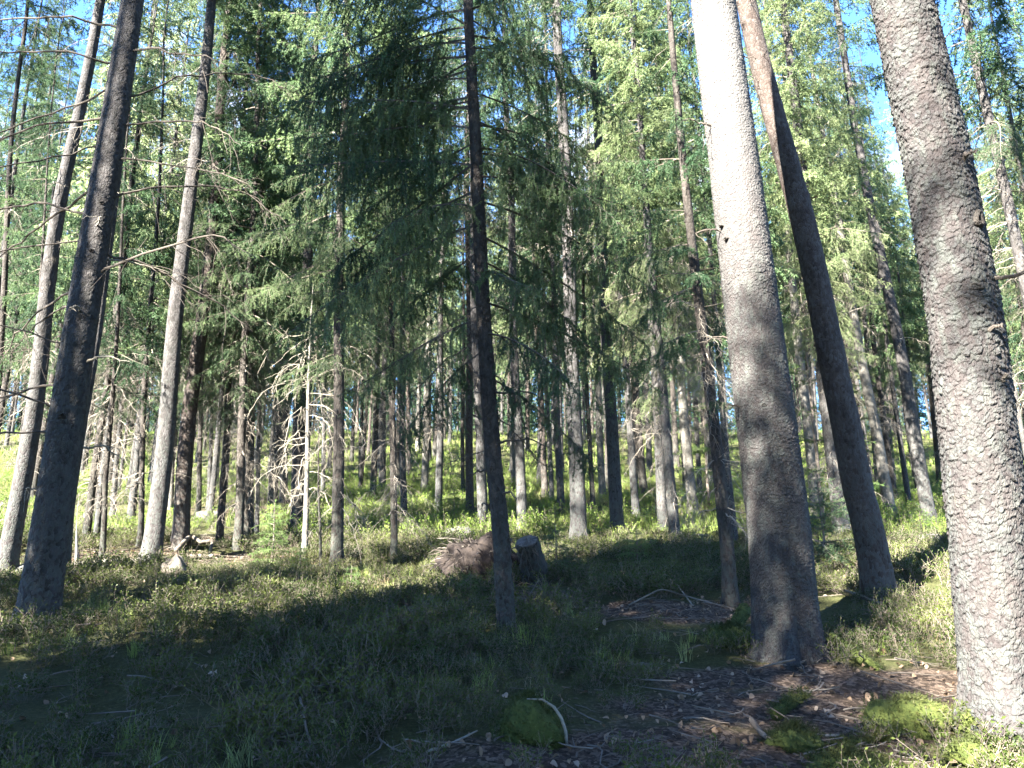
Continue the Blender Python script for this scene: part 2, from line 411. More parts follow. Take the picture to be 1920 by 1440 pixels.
# ------------------------------------------------------------------ spruce boughs and crowns
def bough(L, rng, lod=0, dead=False, g=1.0, step=0.055, start=0.10, rise=None):
    """one limb of length L along +X with hanging side shoots; returns (wood V,F), (needle V,F)"""
    n = 14; s = np.linspace(0, 1, n)
    a = rng.uniform(-0.12, 0.12) if rise is None else rise
    z = L * (a * s - (0.30 + 0.25 * rng.random()) * s ** 2 + 0.28 * rng.random() * s ** 3)
    yv = L * 0.06 * np.sin(s * rng.uniform(2, 5) + rng.random() * 6) * s
    P = np.stack([L * s, yv, z], 1)
    if dead: P[1:] += rng.normal(0, 0.012 * L, (n - 1, 3))
    r = 0.011 * (L / 1.7) ** 0.7 * (1 - s) ** 0.8 + 0.0022
    if dead: r *= 0.8
    W0, W1, WR0, WR1 = [P[:-1]], [P[1:]], [r[:-1]], [r[1:]]
    nb = max(6, int(L * 0.9 / step)); 
    if dead: nb = int(nb * 0.45)
    sj = np.sort(rng.uniform(start, 0.98, nb))
    p0 = np.stack([np.interp(sj, s, P[:, i]) for i in range(3)], 1)
    tg = nrm(np.stack([np.interp(sj, s, np.gradient(P[:, i])) for i in range(3)], 1))
    side = np.where(np.arange(nb) % 2 == 0, 1.0, -1.0)[:, None] * np.array([[0, 1.0, 0]])
    lj = (L * (0.34 * (1 - sj) ** 0.6 * np.clip(sj / 0.25, 0.4, 1)) + 0.07) * rng.uniform(0.55, 1.2, nb)
    if dead: lj *= rng.uniform(0.4, 1.3, nb)
    d0 = nrm(tg * rng.uniform(0.35, 0.9, (nb, 1)) + side * rng.uniform(0.5, 1.0, (nb, 1)) + rng.normal(0, 0.15, (nb, 3)))
    gg = g * rng.uniform(0.4, 1.5, nb)[:, None]
    k = 5 if lod == 0 else 4
    t = np.linspace(0, 1, k)
    B = p0[:, None] + d0[:, None] * (lj[:, None] * (t - 0.25 * t ** 2)[None])[..., None]
    B[..., 2] -= gg * lj[:, None] * (t ** 1.7)[None] * 0.75
    if dead: B[:, 1:] += rng.normal(0, 0.02, (nb, k - 1, 3))
    b0, b1 = B[:, :-1].reshape(-1, 3), B[:, 1:].reshape(-1, 3)
    rb = np.linspace(0.0035, 0.0012, k)
    W0.append(b0); W1.append(b1); WR0.append(np.tile(rb[:-1], nb)); WR1.append(np.tile(rb[1:], nb))
    # sub twigs
    ns = np.maximum(1, (lj / (0.036 if not dead else 0.10)).astype(int))
    idx = np.repeat(np.arange(nb), ns); tt = rng.uniform(0.12, 1, len(idx))
    q = tt * (k - 1); qi = np.minimum(q.astype(int), k - 2); qf = (q - qi)[:, None]
    s0 = B[idx, qi] * (1 - qf) + B[idx, qi + 1] * qf
    st = nrm(B[idx, qi + 1] - B[idx, qi])
    sdv = nrm(st * 0.7 + rng.normal(0, 0.55, (len(idx), 3)) + np.array([0, 0, -0.35]) * g)
    sl_ = rng.uniform(0.045, 0.13, len(idx)) * (1.6 if dead else 1)
    s1 = s0 + sdv * sl_[:, None]
    if lod == 0 or dead: W0.append(s0); W1.append(s1); WR0.append(np.full(len(s0), 0.0014)); WR1.append(np.full(len(s0), 0.0008))
    wV, wF = prisms(np.concatenate(W0), np.concatenate(W1), np.concatenate(WR0), np.concatenate(WR1), 3)
    if dead: return (wV, wF), None
    A0, A1 = np.concatenate([b0, s0]), np.concatenate([b1, s1])
    tip = s[:-1] > 0.55
    A0 = np.concatenate([A0, P[:-1][tip]]); A1 = np.concatenate([A1, P[1:][tip]])
    if lod == 0: nd = spikes(A0, A1, 210, 0.023, 0.0066, rng, 50)
    elif lod == 1: nd = spikes(A0, A1, 70, 0.045, 0.018, rng, 42)
    else: nd = spikes(A0, A1, 14, 0.12, 0.042, rng, 32)
    return (wV, wF), nd

rngB = np.random.default_rng(4)
BOUGH = {}
for lod, cnt in ((0, 5), (1, 4), (2, 4)):
    BOUGH[lod] = [bough(1.7, rngB, lod, g=gv, step=(0.05, 0.06, 0.08)[lod]) for gv in np.linspace(0.55, 1.35, cnt)]
DEAD = [bough(1.5, rngB, 0, dead=True, g=gv) for gv in (0.4, 0.7, 1.0, 1.3)]
def place(buf, part, m, s, az, tilt, pos):
    V, F = part
    ca, sa, ct, st = math.cos(az), math.sin(az), math.cos(tilt), math.sin(tilt)
    Rm = np.array([[ca * ct, -sa, -ca * st], [sa * ct, ca, -sa * st], [st, 0, ct]], np.float32)
    buf.add((V * s) @ Rm.T + np.asarray(pos, np.float32), F, m)
def crown(H, zl, Lmax, seed, zfine=11.5, dead_from=1.0, dens=1.0, deadn=1.0, lods=(0, 1), miss=0.12, deadL=0.7):
    rng = np.random.default_rng(seed); buf = Buf(); z = zl; az = rng.random() * 6
    while z < H * 0.985:
        t = (z - zl) / (H - zl)
        L = Lmax * (1 - t) ** 0.7 * (0.62 + 0.38 * min(1, t / 0.18)) + 0.15
        for k in range(rng.integers(4, 7)):
            az += 2 * math.pi / 5.3 + rng.normal(0, 0.35)
            if rng.random() < miss + 0.25 * (t < 0.1): continue
            Lk = L * rng.uniform(0.6, 1.2)
            tilt = R(-10 + 42 * t + rng.normal(0, 8))
            zz = z + rng.normal(0, 0.07)
            w, nd = BOUGH[lods[0] if zz < zfine else lods[1]][rng.integers(0, 4)]
            place(buf, nd, 0, Lk / 1.7, az, tilt, (0, 0, zz)); place(buf, w, 1, Lk / 1.7, az, tilt, (0, 0, zz))
        z += (0.22 + 0.18 * rng.random()) / dens * (0.75 + 0.4 * (1 - t))
    z = dead_from
    while z < zl + 1.2:
        for k in range(rng.poisson(2.4 * deadn)):
            w, _ = DEAD[rng.integers(0, 4)]
            place(buf, w, 2, deadL * rng.uniform(0.35, 1.25), rng.random() * 6.283, R(rng.normal(-8, 14)), (0, 0, z))
        z += rng.uniform(0.12, 0.35)
    return buf
MC = [M_needle, M_twig, M_deadtwig]
CR = {}
CR['A'] = crown(20, 3.4, 2.0, 1, zfine=7.5, dens=1.0, deadn=1.5, miss=.14).mesh("crown_low", MC)
CR['A2'] = crown(20, 4.6, 2.0, 2, zfine=7.5, dens=.92, deadn=1.8, miss=.15).mesh("crown_low_b", MC)
CR['B'] = crown(20, 6.3, 1.8, 3, zfine=8, dens=.85, deadn=1.3, dead_from=2.4, miss=.22).mesh("crown_mid", MC)
CR['B2'] = crown(20, 7.6, 1.7, 4, zfine=9, dens=.8, deadn=.8, dead_from=3.2, miss=.22).mesh("crown_mid_b", MC)
CR['C'] = crown(20, 9.5, 1.5, 5, zfine=0, dens=.7, deadn=0.4, dead_from=3.0, lods=(1, 1)).mesh("crown_high", MC)
CR['C2'] = crown(20, 11.0, 1.3, 6, zfine=0, dens=.7, deadn=0.25, dead_from=4.0, lods=(1, 1)).mesh("crown_high_b", MC)
CR['S'] = crown(20, 2.2, 2.1, 30, zfine=0, lods=(2, 2), deadn=0.3, dens=1.25, miss=.05).mesh('crown_dense', MC)
CR['K'] = crown(20, 8.0, 2.0, 31, zfine=0, lods=(2, 2), deadn=0.2, dens=1.5, miss=.03, dead_from=7).mesh('crown_dense', MC)
CR['T'] = crown(20, 16.6, 1.5, 9, zfine=0, dens=.8, deadn=0.2, dead_from=12, lods=(1, 1)).mesh("crown_top", MC)
CR['D'] = crown(10, 2.2, 1.0, 12, zfine=0, dens=0.75, deadn=2.6, dead_from=0.8, lods=(1, 1), deadL=0.55, miss=.25).mesh("crown_pole", MC)
for i, (zl, lm) in enumerate(((5.0, 2.0), (6.5, 2.0), (8.0, 1.9), (5.6, 1.6))):
    CR['F%d' % i] = crown(20, zl, lm, 20 + i, zfine=0, lods=(2, 2), deadn=0.45, dead_from=2.2, dens=0.9, miss=.16).mesh("crown_far", MC)
def pale(k):  # crown copy whose needle colour carries the sunlight
    m = CR[k].copy(); m.name = "crown_sunlit"; m.materials[0] = M_needle_lit; return m
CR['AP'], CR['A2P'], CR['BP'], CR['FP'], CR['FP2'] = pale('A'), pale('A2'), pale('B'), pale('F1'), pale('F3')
print("crowns", time.time() - T0, sum(len(m.polygons) for m in CR.values()))

# ------------------------------------------------------------------ trunks
def trunk_arrays(P, r, k, amp=0.0, cell=0.03, seed=0, flare=0.0, nbut=5):
    """P ring centres (n,3), r radii; plates of bark raised by amp"""
    n = len(P); th = np.arange(k) * 2 * np.pi / k + np.pi / 2
    zrel = P[:, 2] - P[0, 2]
    rr = np.repeat(r[:, None], k, 1)
    rr = rr * (1 + 0.05 * np.sin(2 * th + seed)[None] + 0.03 * np.sin(3 * th + 2 * seed)[None])
    if flare:
        lob = 0.35 + 0.95 * np.clip(np.cos(nbut * th + seed * 1.7 + 0.9 * np.sin(th * 2 + seed)), 0, 1) ** 1.5 * (.7 + .5 * np.sin(th * 3 + seed * 2))
        rr = rr * (1 + flare * np.exp(-np.clip(zrel - 0.25, 0, None) / 0.16)[:, None] * lob[None])
    plate = np.zeros_like(rr)
    if np.any(amp):
        rm = float(np.mean(r)); nu = max(6, int(2 * np.pi * rm / cell))
        U = np.repeat(((th - np.pi / 2) / (2 * np.pi) * nu)[None], n, 0); Vv = np.repeat((zrel / cell * 0.8)[:, None], k, 1)
        U, Vv = U + 1.9 * (fbm(U * .5, Vv * .5, 3, 50) - .44), Vv + 1.9 * (fbm(U * .5 + 40, Vv * .5, 3, 60) - .44)
        amp = amp * (0.35 + 1.3 * np.clip(fbm(U * .07, Vv * .05, 3, seed + 4) * 1.3 - .05, 0, 1) * np.clip(1.25 - zrel / 9, .4, 1)[:, None])
        f1, f2, cid, ox, oy = worley(U, Vv, nu, seed)
        e = np.clip((f2 - f1) / 0.16, 0, 1) ** 0.6
        rr = rr + amp * (e * (0.1 + 0.5 * cid) + 0.5 * cid - 1.3 * oy * (0.4 + 0.6 * cid))
        f1b, f2b, cidb, _, _ = worley(U * 0.23 * 1.0, Vv * 0.23, max(2, round(nu * 0.23)), seed + 9)
        rr = rr + amp * (cidb - 0.5) * 0.5
        plate = np.where(e < 0.28, -1.0, cid)
    V = P[:, None] + np.stack([np.cos(th)[None] * rr, np.sin(th)[None] * rr, np.zeros_like(rr)], 2)
    i = np.arange(k); j = (i + 1) % k
    f = np.concatenate([np.stack([i, j, j + k], 1), np.stack([i, j + k, i + k], 1)])
    F = ((np.arange(n - 1) * k)[:, None, None] + f[None]).reshape(-1, 3)
    return V.reshape(-1, 3), F, plate.ravel()

def far_trunk(name, m, seed):
    z = np.concatenate([np.array([-0.3, 0, 0.2, 0.5]), np.linspace(1.2, 20, 22)])
    rg = np.random.default_rng(seed)
    P = np.stack([0.05 * np.sin(z * 0.35 + seed), 0.05 * np.cos(z * 0.3 + seed * 2), z], 1); P[:, :2] -= P[1, :2]
    r = 0.135 * np.clip(1 - z / 20.5, 0.02, 1) ** 0.8 * (1 + 0.35 * np.exp(-np.clip(z, 0, 9) / 0.25))
    V, F, _ = trunk_arrays(P, r, 12, seed=seed)
    return to_mesh(name, V, F, None, [m], True)
FT = [far_trunk("trunk_far", m, i) for i, m in enumerate((M_bark, M_barkred, M_bark, M_barkdark, M_bark))]

def tree(bx, by, w, ups, H, ck, label, bark=None, name="spruce_tree", cat="spruce", k=24, dr=0.25, amp=0.004, cell=0.045, flare=0.5, fine=None, yaw=None, group=None, base=None, cs=1.0):
    """a tree whose foot is seen at (bx,by), w pixels wide above the flare; ups are further points of its axis"""
    b = ground_at(bx, by) if base is None else np.array(base)
    Y = b[1]
    depth = np.dot(b - EYE, [0, math.cos(R(PITCH)), math.sin(R(PITCH))])
    r0 = w / 2 * depth / FPX
    zs, xs = [b[2] - 0.25, b[2]], [b[0], b[0]]
    for x, y in ups:
        p = at_depth(x, y, Y); zs.append(p[2]); xs.append(p[0])
    sl_ = (xs[-1] - xs[1]) / max(zs[-1] - zs[1], .1)
    zt = b[2] + H
    if zs[-1] < zt: zs.append(zt); xs.append(xs[-1] + sl_ * 0.7 * (zt - zs[-2]))
    zs, xs = np.array(zs), np.array(xs)
    if fine: z = np.concatenate([np.arange(b[2] - 0.25, b[2] + fine[0], fine[1]), np.arange(b[2] + fine[0], zt, 0.3)])
    else: z = np.concatenate([np.arange(b[2] - 0.25, b[2] + 1.0, 0.06), np.arange(b[2] + 1.0, min(zt, b[2] + 9), dr * 0.5), np.arange(min(zt, b[2] + 9), zt, dr * 2)])
    x = np.interp(z, zs, xs)
    x = np.interp(z, z, np.convolve(np.pad(x, 8, mode='edge'), np.ones(17) / 17, 'valid')) if not fine else x
    sd_ = int(bx * 7 + by) % 97
    wob = 0.02 * np.sin((z - b[2]) * 0.9 + sd_) * np.clip((z - b[2]) / 2, 0, 1)
    P = np.stack([x + wob * (0 if fine else 1) - b[0], np.zeros_like(z) + wob, z - b[2]], 1)
    zr = np.clip(z - b[2], 0, None)
    r = r0 * np.clip(1 - zr / (H * 1.02), 0.03, 1) ** 0.75
    V, F, pl = trunk_arrays(P, r, k, amp, cell, sd_, flare)
    root = empty(name, tuple(b), label, cat, group)
    link("trunk", to_mesh("trunk", V, F, None, [bark or M_bark], True, {"plate": pl}), root)
    if ck:
        o = link("crown", CR[ck] if isinstance(ck, str) else ck, root)
        h = CRH.get(ck, 20) if isinstance(ck, str) else None
        s = H / h if h else 1
        o.scale = (s * cs, s * cs, s)
        i1 = np.argmin(np.abs(zr - min(7, H * .5)))
        lean = math.atan2(P[i1, 0], max(zr[i1], .1))
        o.rotation_euler = (0, lean, (sd_ * 1.7 if yaw is None else yaw))
        o.rotation_mode = 'ZYX'
    return root, b, (P, r)
CRH = {'D': 10}

# ------------------------------------------------------------------ the near trees
def limb(P, r0, rng, mats, parent, name="branch", subs=10, sublen=0.35, alive=0, kink=.008):
    """one bare crooked branch with side twigs, a mesh of its own"""
    bf = Buf(); P = np.asarray(P, float)
    t = np.linspace(0, 1, len(P)); tt = np.linspace(0, 1, 16)
    Q = np.stack([np.interp(tt, t, P[:, i]) for i in range(3)], 1)
    for _ in range(2): Q[1:-1] = (Q[:-2] + Q[1:-1] * 2 + Q[2:]) / 4
    Q[1:] += np.cumsum(rng.normal(0, kink, (15, 3)), 0)
    rr = r0 * (1 - tt) ** 0.7 + 0.0025
    bf.add(*tube(Q, rr, 6), 0)
    for _ in range(subs):
        u = rng.uniform(0.2, 0.97); i = min(int(u * 15), 14)
        p = Q[i]; d = nrm(Q[i + 1] - Q[i]); q = nrm(d * 0.8 + rng.normal(0, 0.6, 3) + np.array([0, 0, -0.25]))
        ln = sublen * rng.uniform(0.3, 1.2) * (1.1 - u * 0.5)
        k = 6; s = np.linspace(0, 1, k)[:, None]
        C = p + q * ln * s + np.array([0, 0, -1.0]) * ln * 0.35 * s ** 2 + np.concatenate([np.zeros((1, 3)), np.cumsum(rng.normal(0, 0.01, (k - 1, 3)), 0)])
        bf.add(*tube(C, np.linspace(max(r0 * 0.3, .003), 0.0015, k), 4), 0)
        m = rng.integers(1, 4)
        for _ in range(m):
            j = rng.integers(1, k - 1); e = C[j] + nrm(q + rng.normal(0, 0.7, 3)) * ln * rng.uniform(0.2, 0.45)
            bf.add(*prisms(C[j][None], e[None], [0.002], [0.001]), 0)
            if alive and rng.random() < alive:
                bf.add(*spikes(C[j][None], e[None], 130, 0.02, 0.004, rng), 1)
    return link(name, bf.mesh("branch", mats), parent)

# tall grey spruce with the broad scaly trunk, right of centre
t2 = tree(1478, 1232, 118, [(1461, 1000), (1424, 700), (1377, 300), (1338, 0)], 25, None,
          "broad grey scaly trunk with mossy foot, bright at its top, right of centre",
          bark=M_scalyglare, k=320, fine=(6.2, 0.005), amp=0.0042, cell=0.016, flare=0.6)
# the largest trunk at the right edge
t1 = tree(1893, 1375, 150, [(1858, 1000), (1812, 600), (1755, 300), (1687, 0)], 26, None,
          "biggest trunk, pale with peeling bark scales and green moss, leaning at the right edge",
          bark=M_scaly, k=340, fine=(5.2, 0.005), amp=0.0070, cell=0.024, flare=0.6)
# the dark trunk at the left
tl = tree(72, 1172, 70, [(79, 1100), (150, 640), (205, 290), (247, 0)], 15, None,
          "thick dark trunk leaning right at the left edge with long bare crooked branches", k=110, fine=(7.0, 0.014), amp=0.004, cell=0.03, flare=0.35, bark=M_bark)
# the slender middle tree
tm = tree(950, 1192, 33, [(939, 1000), (925, 860), (916, 740), (905, 560), (893, 300), (885, 150), (880, 60)], 13, None,
          "slender dark spruce in the middle of the picture with knobbly stubs and drooping green boughs", k=72, fine=(6.5, 0.014), amp=0.005, cell=0.022, flare=0.3, bark=M_barkdark)

def axis(t, z):
    P, r = t[2]
    return np.array([np.interp(z, P[:, 2], P[:, i]) for i in range(3)]), float(np.interp(z, P[:, 2], r))
rng = np.random.default_rng(21)
# bare branches of the left tree: (height, azimuth from +X in degrees, length, rise)
for z, az, L, rise in [(1.75, 178, 1.9, -.05), (1.95, 200, 1.3, .1), (2.25, 170, 2.0, -.1), (2.6, 185, 1.6, .15), (3.0, 150, 1.5, .0),
                       (3.25, 182, 1.9, -.1), (3.3, -15, 1.8, .22), (3.6, 20, 1.5, -.2), (3.7, 172, 2.1, -.12), (4.0, 190, 1.6, .08), (4.15, -5, 1.7, .2), (4.3, 165, 1.9, -.22),
                       (4.6, 8, 1.6, -.08), (4.75, 184, 2.0, -.32), (5.0, -20, 1.3, -.1), (5.1, 176, 1.9, -.18), (5.35, 12, 1.7, .32), (5.5, 188, 1.7, -.3), (5.75, 170, 1.6, .0), (5.9, 0, 1.4, -.15), (6.2, 180, 1.8, .1)]:
    c, r = axis(tl, z); a = R(az + rng.normal(0, 14)); d = np.array([math.cos(a), math.sin(a), 0])
    P = [c + d * r * 0.6, c + d * (r + L * .25) + [0, 0, rise * L * .45 + .05], c + d * (r + L * .55) + [0, 0, rise * L * .8], c + d * (r + L * .8) + [0, 0, rise * L - .08], c + d * (r + L) + [0, 0, rise * L * 1.0 - .2 * L]]
    limb(P, 0.009 * rng.uniform(.6, 1.3), rng, [M_darktwig, M_needle], tl[0], subs=15, sublen=0.6, kink=.016)
for z, az, L in [(1.2, -160, .12), (1.6, 40, .35), (2.4, -20, .5), (2.9, -80, .18), (3.8, -60, .3), (3.5, 30, .7)]:
    c, r = axis(tl, z); a = R(az); d = np.array([math.cos(a), math.sin(a), 0])
    limb([c + d * r * .7, c + d * (r + L * .5) + [0, 0, .02], c + d * (r + L) + [0, 0, -.06]], 0.009, rng, [M_paletwig], tl[0], subs=3, sublen=.2)

# live and dead boughs of the middle tree, each a branch of its own
def branch_mesh(L, rng, dead=False, g=1.0, rise=None, lod=0):
    w, nd = bough(L, rng, lod, dead, g=g, step=0.035, rise=rise); bf = Buf()
    bf.add(*w, 0)
    if nd is not None: bf.add(*nd, 1)
    return bf
def bough_on(t, z, az, L, rng, dead=False, g=1.1, tilt=-12, mats=None, lod=0, thick=1.0, bald=0.0):
    c, r = axis(t, z)
    w, nd = bough(L, rng, lod, dead, g=g, step=0.034 if not dead else 0.03, start=bald or 0.1)
    bf = Buf(); Z = (0, 0, 0)
    place(bf, w, 0, 1, R(az), R(tilt), c)
    if nd is not None: place(bf, nd, 1, 1, R(az), R(tilt), c)
    k = np.linspace(0, .35 * L, 5); d = np.array([math.cos(R(az)) * math.cos(R(tilt)), math.sin(R(az)) * math.cos(R(tilt)), math.sin(R(tilt))])
    link("branch", bf.mesh("branch", mats or [M_darktwig, M_needle]), t[0])
rng = np.random.default_rng(33)
for z, az, L, tilt in [(1.55, 172, .5, -5), (1.9, 10, .9, -38), (2.1, 190, .6, -20), (2.3, -20, .8, -40), (2.55, 178, 1.25, -22), (2.7, 20, .8, -30), (2.9, 150, .8, -20)]:
    bough_on(tm, z, az, L, rng, dead=True, tilt=tilt, g=.9)
for z, az, L, tilt in [(2.2, -10, 1.1, -20), (2.45, 165, 1.2, -20), (2.6, -40, 1.3, -18), (2.75, 200, 1.3, -20), (2.9, 8, 1.55, -16), (3.05, 175, 1.45, -14), (3.2, -70, 1.1, -14), (3.3, 35, 1.5, -15), (3.4, 140, 1.3, -12),
                       (3.55, -12, 1.7, -16), (3.65, 190, 1.6, -12), (3.8, -130, 1.3, -10), (3.9, 15, 1.6, -14), (4.0, 170, 1.6, -10), (4.15, -40, 1.4, -10), (4.25, 205, 1.6, -10), (4.4, 0, 1.6, -12), (4.5, 150, 1.5, -8),
                       (4.6, 184, 1.7, -8), (4.7, -20, 1.4, -8), (4.85, 220, 1.5, -6), (4.95, 165, 1.6, -4), (5.05, 25, 1.3, -4), (5.2, 188, 1.6, -2), (5.3, -60, 1.1, 0), (5.4, 140, 1.4, 0), (5.55, -5, 1.2, 2), (5.65, 176, 1.5, 2),
                       (5.8, 210, 1.3, 4), (5.9, 30, 1.1, 4), (6.1, 160, 1.3, 6), (6.2, -30, 1.0, 6), (4.3, 160, 1.7, -12), (4.65, 200, 1.7, -12), (4.9, 172, 1.8, -10), (5.0, 185, 1.5, -14), (5.15, 210, 1.6, -8), (5.3, 160, 1.7, -10), (5.45, 178, 1.8, -8), (5.6, 195, 1.7, -6), (5.7, 5, 1.5, -12), (5.8, 165, 1.7, -4), (6.0, 183, 1.6, -6), (6.15, 205, 1.5, 0), (6.3, 172, 1.5, 0), (6.0, -10, 1.4, -10), (4.75, 12, 1.7, -18), (4.45, -25, 1.7, -16), (6.4, 190, 1.2, 8), (6.6, 60, 1.0, 10), (6.8, 170, 1.1, 10), (7.0, -20, 1.0, 12)]:
    if rng.random() < 0.12: continue
    bough_on(tm, z, az + rng.normal(0, 12), L * rng.uniform(.9, 1.25), rng, tilt=tilt, g=rng.uniform(1.0, 1.8), lod=0)
link("crown", crown(13, 7.0, 1.3, 77, zfine=20, deadn=0).mesh("crown", MC), tm[0]).location = (axis(tm, 7.0)[0][0] * 1.0, 0, 0)
for z, az, L in [(1.0, 160, .1), (1.15, -30, .16), (1.35, 175, .22), (1.6, -15, .55), (1.8, 190, .2), (2.05, -5, .5), (.75, -20, .12)]:
    c, r = axis(tm, z); d = np.array([math.cos(R(az)), math.sin(R(az)), 0])
    limb([c + d * r * .6, c + d * (r + L * .5) + [0, 0, .02], c + d * (r + L) + [0, 0, -.25 * L]], 0.008, rng, [M_darktwig], tm[0], subs=2 if L > .3 else 0, sublen=.25)
# branch scars on the two broad trunks
def scar(t, px, py, w, h, seed):
    b = t[1]; p = at_depth(px, py, b[1] - .15); c, r = axis(t, p[2] - b[2]); p = at_depth(px, py, b[1] + c[1] - r * .9) - b; c, r = axis(t, p[2])
    dx = np.clip((p[0] - c[0]) / r, -.95, .95); nrm_ = np.array([dx, -math.sqrt(1 - dx * dx), 0]); q = c + nrm_ * r
    rg = np.random.default_rng(seed); n = 18; bf = Buf(); tx = np.array([-nrm_[1], nrm_[0], 0]); prof = [(1.25, -.012), (1.05, .006), (.8, .013), (.5, .006), (.25, -.006), (0.02, -.008)]
    th = np.arange(n) * 2 * np.pi / n; V = []
    for k, d in prof:
        rr = k * (1 + .16 * np.sin(3 * th + seed) + rg.normal(0, .06, n)); V.append(q + (tx[None] * (np.cos(th) * rr * w)[:, None] + np.array([0, 0, 1.0])[None] * (np.sin(th) * rr * h)[:, None]) + nrm_ * (d + rg.normal(0, .002, n))[:, None])
    i = np.arange(n); j = (i + 1) % n; F = np.concatenate([np.concatenate([np.stack([a * n + i, a * n + j, (a + 1) * n + j], 1), np.stack([a * n + i, (a + 1) * n + j, (a + 1) * n + i], 1)]) for a in range(len(prof) - 1)])
    bf.add(np.concatenate(V), F, 0); link("branch_scar", bf.mesh("branch_scar", [M_barkdark]), t[0])
for a in ((t1, 1822, 935, .045, .04, 1), (t1, 1826, 540, .04, .022, 2), (t1, 1704, 42, .04, .03, 3), (t1, 1836, 410, .03, .05, 4), (t1, 1862, 1130, .022, .03, 5), (t2, 1452, 905, .03, .02, 6), (t2, 1366, 440, .018, .014, 7), (t2, 1356, 412, .016, .012, 8), (t2, 1432, 760, .02, .014, 9), (tl, 118, 780, .03, .025, 10), (tl, 172, 470, .022, .016, 11), (tl, 190, 380, .022, .016, 12)):
    scar(*a)
# stubs and crowns of the two broad trunks (their live crowns begin above the frame)
for t, zz, sz in ((t2, ((1.9, 190, .12), (2.5, 150, .3), (3.4, 185, .25), (4.4, 200, .3), (5.1, -20, .12)), .006), (t1, ((1.9, -70, .05), (2.55, -40, .32), (2.2, -90, .06), (3.3, -75, .08)), .012)):
    for z, az, L in zz:
        c, r = axis(t, z); d = np.array([math.cos(R(az)), math.sin(R(az)), 0])
        limb([c + d * r * .85, c + d * (r + L * .5) + [0, 0, .01], c + d * (r + L) + [0, 0, -.05 * L]], sz, rng, [M_darktwig], t[0], subs=2 if L > .2 else 0, sublen=.2)
for t, s, wd in ((t2, 1.25, .45), (t1, 1.3, .45), (tl, .8, .45)):
    o = link("crown", CR['T'], t[0]); o.scale = (s * wd, s * wd, s); i = len(t[2][0]) - 1
    o.rotation_mode = 'ZYX'; o.rotation_euler = (0, math.atan2(axis(t, 6)[0][0], 6), s * 5)

